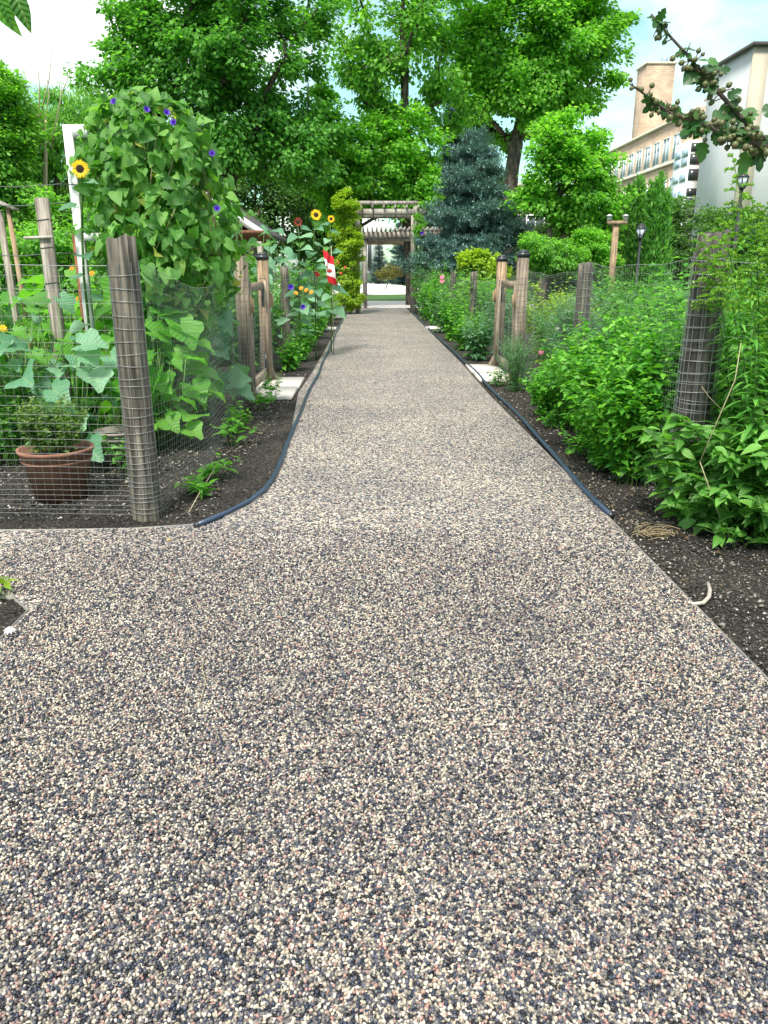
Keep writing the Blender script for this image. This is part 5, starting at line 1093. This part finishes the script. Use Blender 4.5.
for k, (x, y, h, sp, lm, lab) in enumerate([(3.0, 8.0, 1.35, .8, 'lf_tomato', 'pale vegetable plants behind the second right post'), (3.7, 9.6, 1.4, .9, 'lf_bush', 'bright vegetable plants deeper in the right bed, behind the rose'), (5.0, 7.6, 1.4, .9, 'lf_tomato', 'vegetable plants behind the wire near the right picture edge'),
        (4.9, 11.0, 1.4, 1.0, 'lf_tomato', 'vegetable plants below the wooden lamp post'), (2.9, 12.4, 1.3, .7, 'lf_yellow', 'yellow green plant behind the black capped right gate'), (6.8, 10.5, 1.4, 1., 'lf_bush', 'bright vegetable plants below the black street lamp'),
        (2.35, 13.6, 1.25, .55, 'lf_feather', 'feathery plants just beyond the right gate'), (2.4, 15.6, 1.45, .6, 'lf_bush', 'bright leafy plant beyond the right gate, near the yellow shrub'), (2.3, 17.8, 1.6, .6, 'lf_squash', 'large leaved plant on the right with a pink flower'), (2.2, 20.2, 1.6, .6, 'lf_tomato', 'leafy plant on the right, halfway from gate to arbor'),
        (2.1, 22.8, 1.7, .6, 'lf_bush', 'leafy plant on the right near the arbor'), (2.0, 25.0, 1.7, .5, 'lf_feather', 'blue green bush at the foot of the right arbor post'), (8.5, 13.5, 1.5, 1.1, 'lf_tomato', 'far vegetable plants at the right in front of the rendered building'), (4.6, 14.5, 1.4, 1.1, 'lf_bush', 'far vegetable plants behind the yellow green plant')]):
    t = plant('garden_plant', lab, 'plant', (x, y), 330+k, int(60*sp/.6), h*1.08, sp, OVATE_S if lm != 'lf_feather' else LANCE_S, .12 if lm != 'lf_squash' else .2, 20 if lm != 'lf_squash' else 9, lm, 'stem', .004, .03, .25, sideshoots=2, group=GR)
    if k == 8: disc_flowers(t, [P(442, 277, 17.3), P(442, 281, 17.3)], .06, 'pink', 10)
for k, (x, y, sc, lab) in enumerate([(1.68, 12.8, .5, 'bright low plant on the right verge just beyond the slabs'), (1.66, 14.4, .55, 'bright low plant on the right verge, second beyond the slabs'), (1.66, 16.4, .7, 'leafy low plant on the right verge under the pink flower'), (1.64, 18.6, .7, 'leafy low plant on the right verge by the small slab'),
        (1.64, 21, .8, 'leafy low plant on the right verge, near the arbor'), (1.62, 23.4, .9, 'leafy low plant on the right verge closest to the arbor'), (1.60, 26.0, 1.3, 'round green bush at the right arbor post')]):
    plant('verge_plant', lab, 'plant', (x+.08, y), 350+k, 40, sc*1.7, .38, OVATE_S, .13, 12, 'lf_bush' if k % 3 else 'lf_feather', 'stem_pale', .003, .05, .2, sideshoots=1, group='low plants on the right verge')
# goldenrod
def goldenrod(label, loc, tips, seed, leaf=.11):
    rg = np.random.default_rng(seed); t = thing('goldenrod', label, 'flowering plant', (loc[0], loc[1], 0), 'goldenrod by the thick right post'); gs, gl, gp = Geo(), Geo(), Geo()
    for tp in tips:
        tp = np.array(tp); b = np.array([loc[0]+rg.normal()*.05, loc[1]+rg.normal()*.05, -.03]); s = np.linspace(0, 1, 12); p = b+(tp-b)*np.c_[s**2.2, s**2.2, s**.95]; gs.tube(p, np.linspace(.005, .0018, 12), 5)
        n = 110; q = np.linspace(.12, .95, n); c = np.stack([np.interp(q, s, p[:, e]) for e in range(3)], 1); a = np.arange(n)*2.4+rg.uniform(0, 6); scatter(gl, LANCE, c, np.c_[np.cos(a), np.sin(a), .45-.6*rg.random(n)], np.c_[-.4*np.cos(a), -.4*np.sin(a), np.ones(n)], leaf*(1.05-.75*q**2)*rg.uniform(.8, 1.2, n))
        for k in range(26):   # arching plumes at the top
            q = .74+.26*k/25; c = np.array([np.interp(q, s, p[:, e]) for e in range(3)]); a = k*2.4; l = .16*(1.05-(q-.74)/.26*.85); ss = np.linspace(0, 1, 8)
            pl_ = c+np.c_[np.cos(a)*l*ss, np.sin(a)*l*ss, l*(.55*ss-.45*ss**2.2)]; gs.tube(pl_, .0011, 3, cap=False); m = int(16+l*170); qq = rg.uniform(.15, 1, m); cc = np.stack([np.interp(qq, ss, pl_[:, e]) for e in range(3)], 1)
            scatter(gp, RHOMB, cc, rg.normal(size=(m, 3))*.6+[0, 0, 1], unit(rg, m), rg.uniform(.010, .020, m))
    gs.build('stems', 'stem', t); gl.build('foliage', 'lf_gold', t, smooth=True); gp.build('plumes', 'lf_plume', t)
goldenrod('tallest goldenrod with pale green plumes right of the thick post', (2.05, 4.0), [P(733, 158, 3.9), P(752, 200, 3.9), P(722, 222, 3.95)], 400)
goldenrod('goldenrod drooping its yellow plumes over the top of the thick post', (2.15, 4.35), [P(704, 236, 4.3), P(718, 240, 4.3), P(697, 243, 4.35)], 401)
goldenrod('goldenrod with narrow dark leaves cut by the right picture edge', (2.3, 3.95), [P(765, 230, 3.9), P(780, 190, 3.9), P(757, 262, 3.9), P(772, 300, 3.9), P(745, 290, 4.0)], 402, .12)
# dry stems crossing the shrub
g = Geo(); g.tube([P(700, 462, 3.8), P(722, 410, 3.8), P(735, 380, 3.8), P(741, 343, 3.85)], .0024, 5); g.tube([P(722, 410, 3.8), P(709, 397, 3.8), P(702, 387, 3.75)], .002, 5); g.tube([P(700, 462, 3.8), (1.95, 3.95, 0)], .0028, 5)
tag(g.build('dry_stem', 'stem_straw', loc=(1.95, 3.95, 0)), 'pale forked dry stem standing in the broad leaved shrub', 'stem')

# small things on the ground
rg = np.random.default_rng(44); g = Geo(); c0 = G(652, 536)
for k in range(46):
    a = rg.normal()*.8; l = rg.uniform(.03, .13); c = c0+[rg.normal()*.06, rg.normal()*.035, .012+rg.random()*.028]; d = np.array([cos(a), sin(a), rg.normal()*.08])*l; g.tube([c-d/2, c+[0, 0, .006], c+d/2], .0022, 4)
tag(g.build('straw_bundle', 'straw', loc=c0), 'small heap of dry straw by the end of the right pipe', 'straw')
q = [G(686, 602, .014), G(692, 604, .014), G(703, 603, .014), G(709, 597, .014), G(710, 590, .014), G(708, 583, .014)]
tag(Geo().tube(q, [.006, .008, .009, .009, .009, .009], 8).build('bent_pipe', 'pvc', loc=q[0], smooth=True), 'short bent whitish pipe lying on the right soil', 'pipe')
for k, (px, py, h, lab) in enumerate([(212, 478, .16, 'pale leaved weed at the foot of the left fence, nearest the pipe end'), (236, 446, .26, 'leafy weed on the left verge between the corner post and the gate'), (205, 495, .12, 'tiny weed beside the corner post'), (240, 432, .30, 'upright leafy weed leaning over the left pipe'), (272, 402, .34, 'grassy weed at the near corner of the left slab'), (262, 410, .22, 'thin weed at the foot of the near left gate post')]):
    plant('verge_weed', lab, 'weed', G(px, py), 370+k, 10, h*1.2, .21, OVATE, .10 if k < 4 else .07, 5 if k < 4 else 10, 'lf_squash' if k < 4 else 'lf_bush', 'stem_pale', .002, .35, .3, uv=True, group='weeds on the left verge')
g = Geo(); g.tube([G(189, 512, .02), G(200, 492, .06), G(215, 468, .11)], .003, 5); tag(g.build('dry_stem', 'stem_straw', loc=G(189, 512)), 'thin dry stalk leaning beside the corner post', 'stem')
e1 = plant('edge_weed', 'bright rounded leaf reaching in at the left picture edge', 'weed', G(-6, 600), 380, 6, .12, .10, OVATE, .10, 3, 'lf_yellow', 'stem_pale', .002, .5, .2, uv=True)
e2 = thing('white_flower', 'tiny white flower with a green leaf in the small bed at the left edge', 'flower', G(6, 640)); fpt = G(9, 630, .05); Geo().tube([G(6, 640), fpt], .002, 4).build('stem', 'stem', e2)
disc_flowers(e2, [fpt], .022, 'white_petal', 3, face=(.1, -.4, 1)); g = Geo(); scatter(g, OVATE, np.array([G(8, 645, .01)]), np.array([[.3, -1, .3]]), np.array([[0, -.3, 1.]]), .035, uv=True); g.build('leaf', 'lf_squash_blue', e2)
crumbs('soil_crumbs', 'clods in the small bed at the left picture edge', [((-2.2, -1.5, 1.6, 3.15), 1)], 2500, .004, .011, 23)
crumbs('soil_crumbs', 'specks of soil strayed onto the edges of the path', [((-1.5, .0, 4.1, 4.3), .0), ((1.22, 1.40, 1.2, 8), .55), ((-.80, -.66, 8.5, 14), .2), ((-3.4, -1.6, 3.95, 4.22), .25)], 900, .002, .006, 24)
for o_ in [o for o in bpy.data.objects if o.get('label', '').startswith('specks')]: o_.location.z = .012
rg = np.random.default_rng(91)
for lab_, boxes in (('brown leaf litter on the left bed soil', [(-3.0, -1.0, 4.35, 5.4, 60), (-1.3, -.95, 5.4, 9, 60)]), ('brown leaf litter on the right bed soil', [(1.45, 1.8, 2, 9, 90), (1.8, 2.4, 1.4, 3.8, 60)])):
    g = Geo()
    for x0, x1, y0, y1, k in boxes:
        scatter(g, OVATE_S, np.c_[rg.uniform(x0, x1, k), rg.uniform(y0, y1, k), np.full(k, .018)], rg.normal(size=(k, 3))*[1, 1, .12], np.c_[rg.normal(size=(k, 2))*.3, np.ones(k)], rg.uniform(.015, .045, k))
    tag(g.build('leaf_litter', LITTER, None), lab_, kind='stuff')
# bits lying on the path
g = Geo(); pts = [G(205, 655, .022), G(202, 668, .024), G(206, 682, .022), G(202, 695, .022), G(199, 705, .02)]; g.tube(pts, .0014, 4); tag(g.build('twig', 'stem_straw', loc=pts[0]), 'thin curved dry twig lying on the path', 'twig')
for k, (px, py, lab) in enumerate([(478, 500, 'tiny brown leaf on the path right of its middle'), (240, 640, 'tiny dark leaf on the path near its left side'), (167, 540, 'tiny yellow leaf at the path edge under the corner post')]):
    g = Geo(); scatter(g, OVATE_S, np.array([G(px, py, .024)]), np.array([[1., .5*k-.6, .1]]), np.array([[0, -.2, 1.]]), .022); tag(g.build('fallen_leaf', ('stem_brown', 'stem_brown', 'yellow')[k], loc=G(px, py, .024)), lab, 'leaf', 'fallen leaves on the path')

# ------------------------------------------------------------------ lamps and posts behind the right bed
lw = thing('wooden_lamp_post', 'pale wooden post with a crossbar and two small white lamps', 'lamp post', (P(613, 260, 20)[0], 20, 0)); x = lw.location[0]; zt = P(613, 222, 20)[2]
Geo().box((x, 20, zt/2), (.13, .13, zt)).build('post', 'cedar', lw); Geo().box((x, 19.92, zt-.02), (.48, .05, .09)).build('crossbar', 'cedar', lw)
for s_ in (-1, 1): Geo().lathe([(.03, -.07), (.06, -.05), (.065, .03), (.09, .035), (.02, .07)], 6, (x+s_*.2, 19.92, zt+.10)).build('lamp', 'white_paint', lw)
def street_lamp(label, px, py, Y, hh):
    c = P(px, py, Y); t = thing('street_lamp', label, 'street lamp', (c[0], Y, 0), 'black garden lamps'); x, z = c[0], c[2]; r = hh*.32
    Geo().tube([(x, Y, 0), (x, Y, .3), (x, Y, .32), (x, Y, z-hh/2)], [.09, .09, .045, .035], 10).build('post', 'black_iron', t)
    Geo().lathe([(.04, -hh/2), (r*.6, -hh*.45), (r*.62, -hh*.40), (.02, -hh*.39)], 8, (x, Y, z)).build('base_ring', 'black_iron', t)
    Geo().lathe([(r*.6, -hh*.39), (r, hh*.15)], 6, (x, Y, z)).build('lamp_glass', 'lampglass', t)
    g = Geo(); g.lathe([(r*1.15, hh*.15), (r*1.1, hh*.2), (r*.35, hh*.42), (.02, hh*.5)], 6, (x, Y, z))
    for k in range(6): a = k*pi/3; g.tube([(x+r*.62*cos(a), Y+r*.62*sin(a), z-hh*.39), (x+r*1.02*cos(a), Y+r*1.02*sin(a), z+hh*.15)], .012, 4)
    g.build('hood', 'black_iron', t)
street_lamp('black garden lamp right of the wooden lamp post', 641, 231, 22, .42); street_lamp('black lantern behind the goldenrod before the rendered wall', 743, 180, 17, .36)

# ------------------------------------------------------------------ overhanging crab apple, rooted right of the frame
ct = thing('crab_apple_tree', 'crab apple branches with green fruit hanging in from the upper right', 'tree', (2.3, 1.5, 0)); Yb = 1.3
br1 = [P(x, y, Yb) for x, y in ((651, 14), (668, 34), (690, 58), (705, 78), (722, 96), (745, 122), (775, 150))]; br2 = [P(x, y, Yb-.02) for x, y in ((630, 84), (650, 98), (668, 112), (692, 120), (715, 130), (742, 139), (775, 150))]
j = P(800, 160, Yb+.03); top = np.array([2.25, 1.5, 1.75])
g = Geo(); g.tube([(2.3, 1.5, -.1), (2.32, 1.5, .8), (2.27, 1.52, 1.4), top, (2.2, 1.5, 2.4)], [.07, .055, .05, .04, .02], 10); g.build('trunk', 'bark', ct, smooth=True)
g = Geo(); g.tube([top, (1.6, 1.4, 1.86), j, br1[-1]], [.03, .022, .009, .006], 8); g.tube(br1[::-1], np.linspace(.0042, .0013, 7), 7); g.tube(br2[::-1], np.linspace(.004, .0012, 7), 7)
rg = np.random.default_rng(500); fr, ftp, fs = Geo(), Geo(), Geo(); ico = Geo().lathe([(.001, -1), (.5, -.87), (.87, -.5), (1, 0), (.9, .45), (.55, .85), (.15, .95), (.001, .88)], 10); iv, iff = ico.V[0], ico.F[0]; LPs, LD, LN, LS = [], [], [], []
for br, nf in ((np.array(br1), 52), (np.array(br2), 74)):
    kk = np.linspace(0, 1, 7)
    for q in 1-(1-rg.random(nf)**.75*.98): 
        q = float(q); c = np.array([np.interp(q, kk, br[:, e]) for e in range(3)]); r = rg.uniform(.0034, .0056)*(.75+.4*q); d = unit(rg, 1)[0]*[1, .8, .9]; l = rg.uniform(.006, .016)+r*.7+.006*q; e_ = c+d*l
        fs.tube([c, e_], .0008, 4, cap=False); w_ = rg.normal(size=3); zax = d/np.linalg.norm(d); a = np.cross(zax, w_); a /= np.linalg.norm(a); b = np.cross(zax, a); Rm_ = np.stack([a, b, zax], 1)
        fr.add(iv*r@Rm_.T+e_, iff); ftp.add(iv*[.35, .35, .3]*r@Rm_.T+e_+zax*r*.95, iff)
    m = 46; q = rg.random(m)**.8; c = np.stack([np.interp(q, kk, br[:, e]) for e in range(3)], 1); LPs.append(c); LD.append(unit(rg, m)*[1, .5, .6]+[.1, 0, -.25]); LN.append(unit(rg, m)*.7+[0, -.5, .5]); LS.append(rg.uniform(.012, .042, m)*(.45+.75*q))
    for _ in range(14):
        qq = rg.random(); c = np.array([np.interp(qq, kk, br[:, e]) for e in range(3)]); g.tube([c, c+unit(rg, 1)[0]*[1, .6, 1]*rg.uniform(.012, .03)], [.0012, .0005], 4)
g.build('limbs', 'bark', ct, smooth=True); fs.build('fruit_stalks', 'stem_brown', ct)
tag(fr.build('fruit', 'fruit', ct, smooth=True), kind='stuff'); tag(ftp.build('calyx', 'fruit_tip', ct), kind='stuff')
for (x, y, s_, dx, dz) in ((728, 98, .022, .3, .2), (733, 100, .024, .1, -.9), (702, 142, .03, .1, -1), (748, 152, .034, -.2, -1), (712, 118, .03, .9, .2), (722, 122, .03, .9, .25), (762, 112, .03, .5, .1), (757, 152, .03, .3, -.9), (718, 72, .02, .9, .25), (708, 60, .018, .6, -.2)):
    LPs.append(P(x, y, Yb)[None]); LD.append(np.array([[dx, -.1, dz]])); LN.append(np.array([[.1, -1, .4]])); LS.append(np.array([s_]))
g = Geo(); scatter(g, MAPLE, np.concatenate(LPs), np.concatenate(LD), np.concatenate(LN), np.concatenate(LS), uv=True); g.build('foliage', 'lf_crab', ct)
# leaf tips entering at the top left from a sapling left of the frame
sp_ = thing('sapling', 'leaf tips hanging in at the upper left corner', 'tree', (-1.6, 1.15, 0)); g = Geo(); jl = P(2, -14, 1.15); g.tube([(-1.6, 1.15, -.1), (-1.55, 1.15, 1.2), (-1.2, 1.16, 2.0), jl+[-.1, 0, .03], jl], [.02, .016, .008, .003, .0015], 7); g.build('trunk', 'bark', sp_, smooth=True)
g = Geo(); scatter(g, OVATE, np.array([jl, P(-8, -12, 1.15), P(12, -12, 1.15)]), np.array([[.12, 0, -1], [.35, 0, -1], [.35, 0, -1.]]), np.array([[.3, -1, .2], [-.4, -1, .2], [.2, -1, .3]]), np.array([.045, .055, .048]), uv=True); g.build('foliage', 'lf_shrub', sp_, smooth=True)
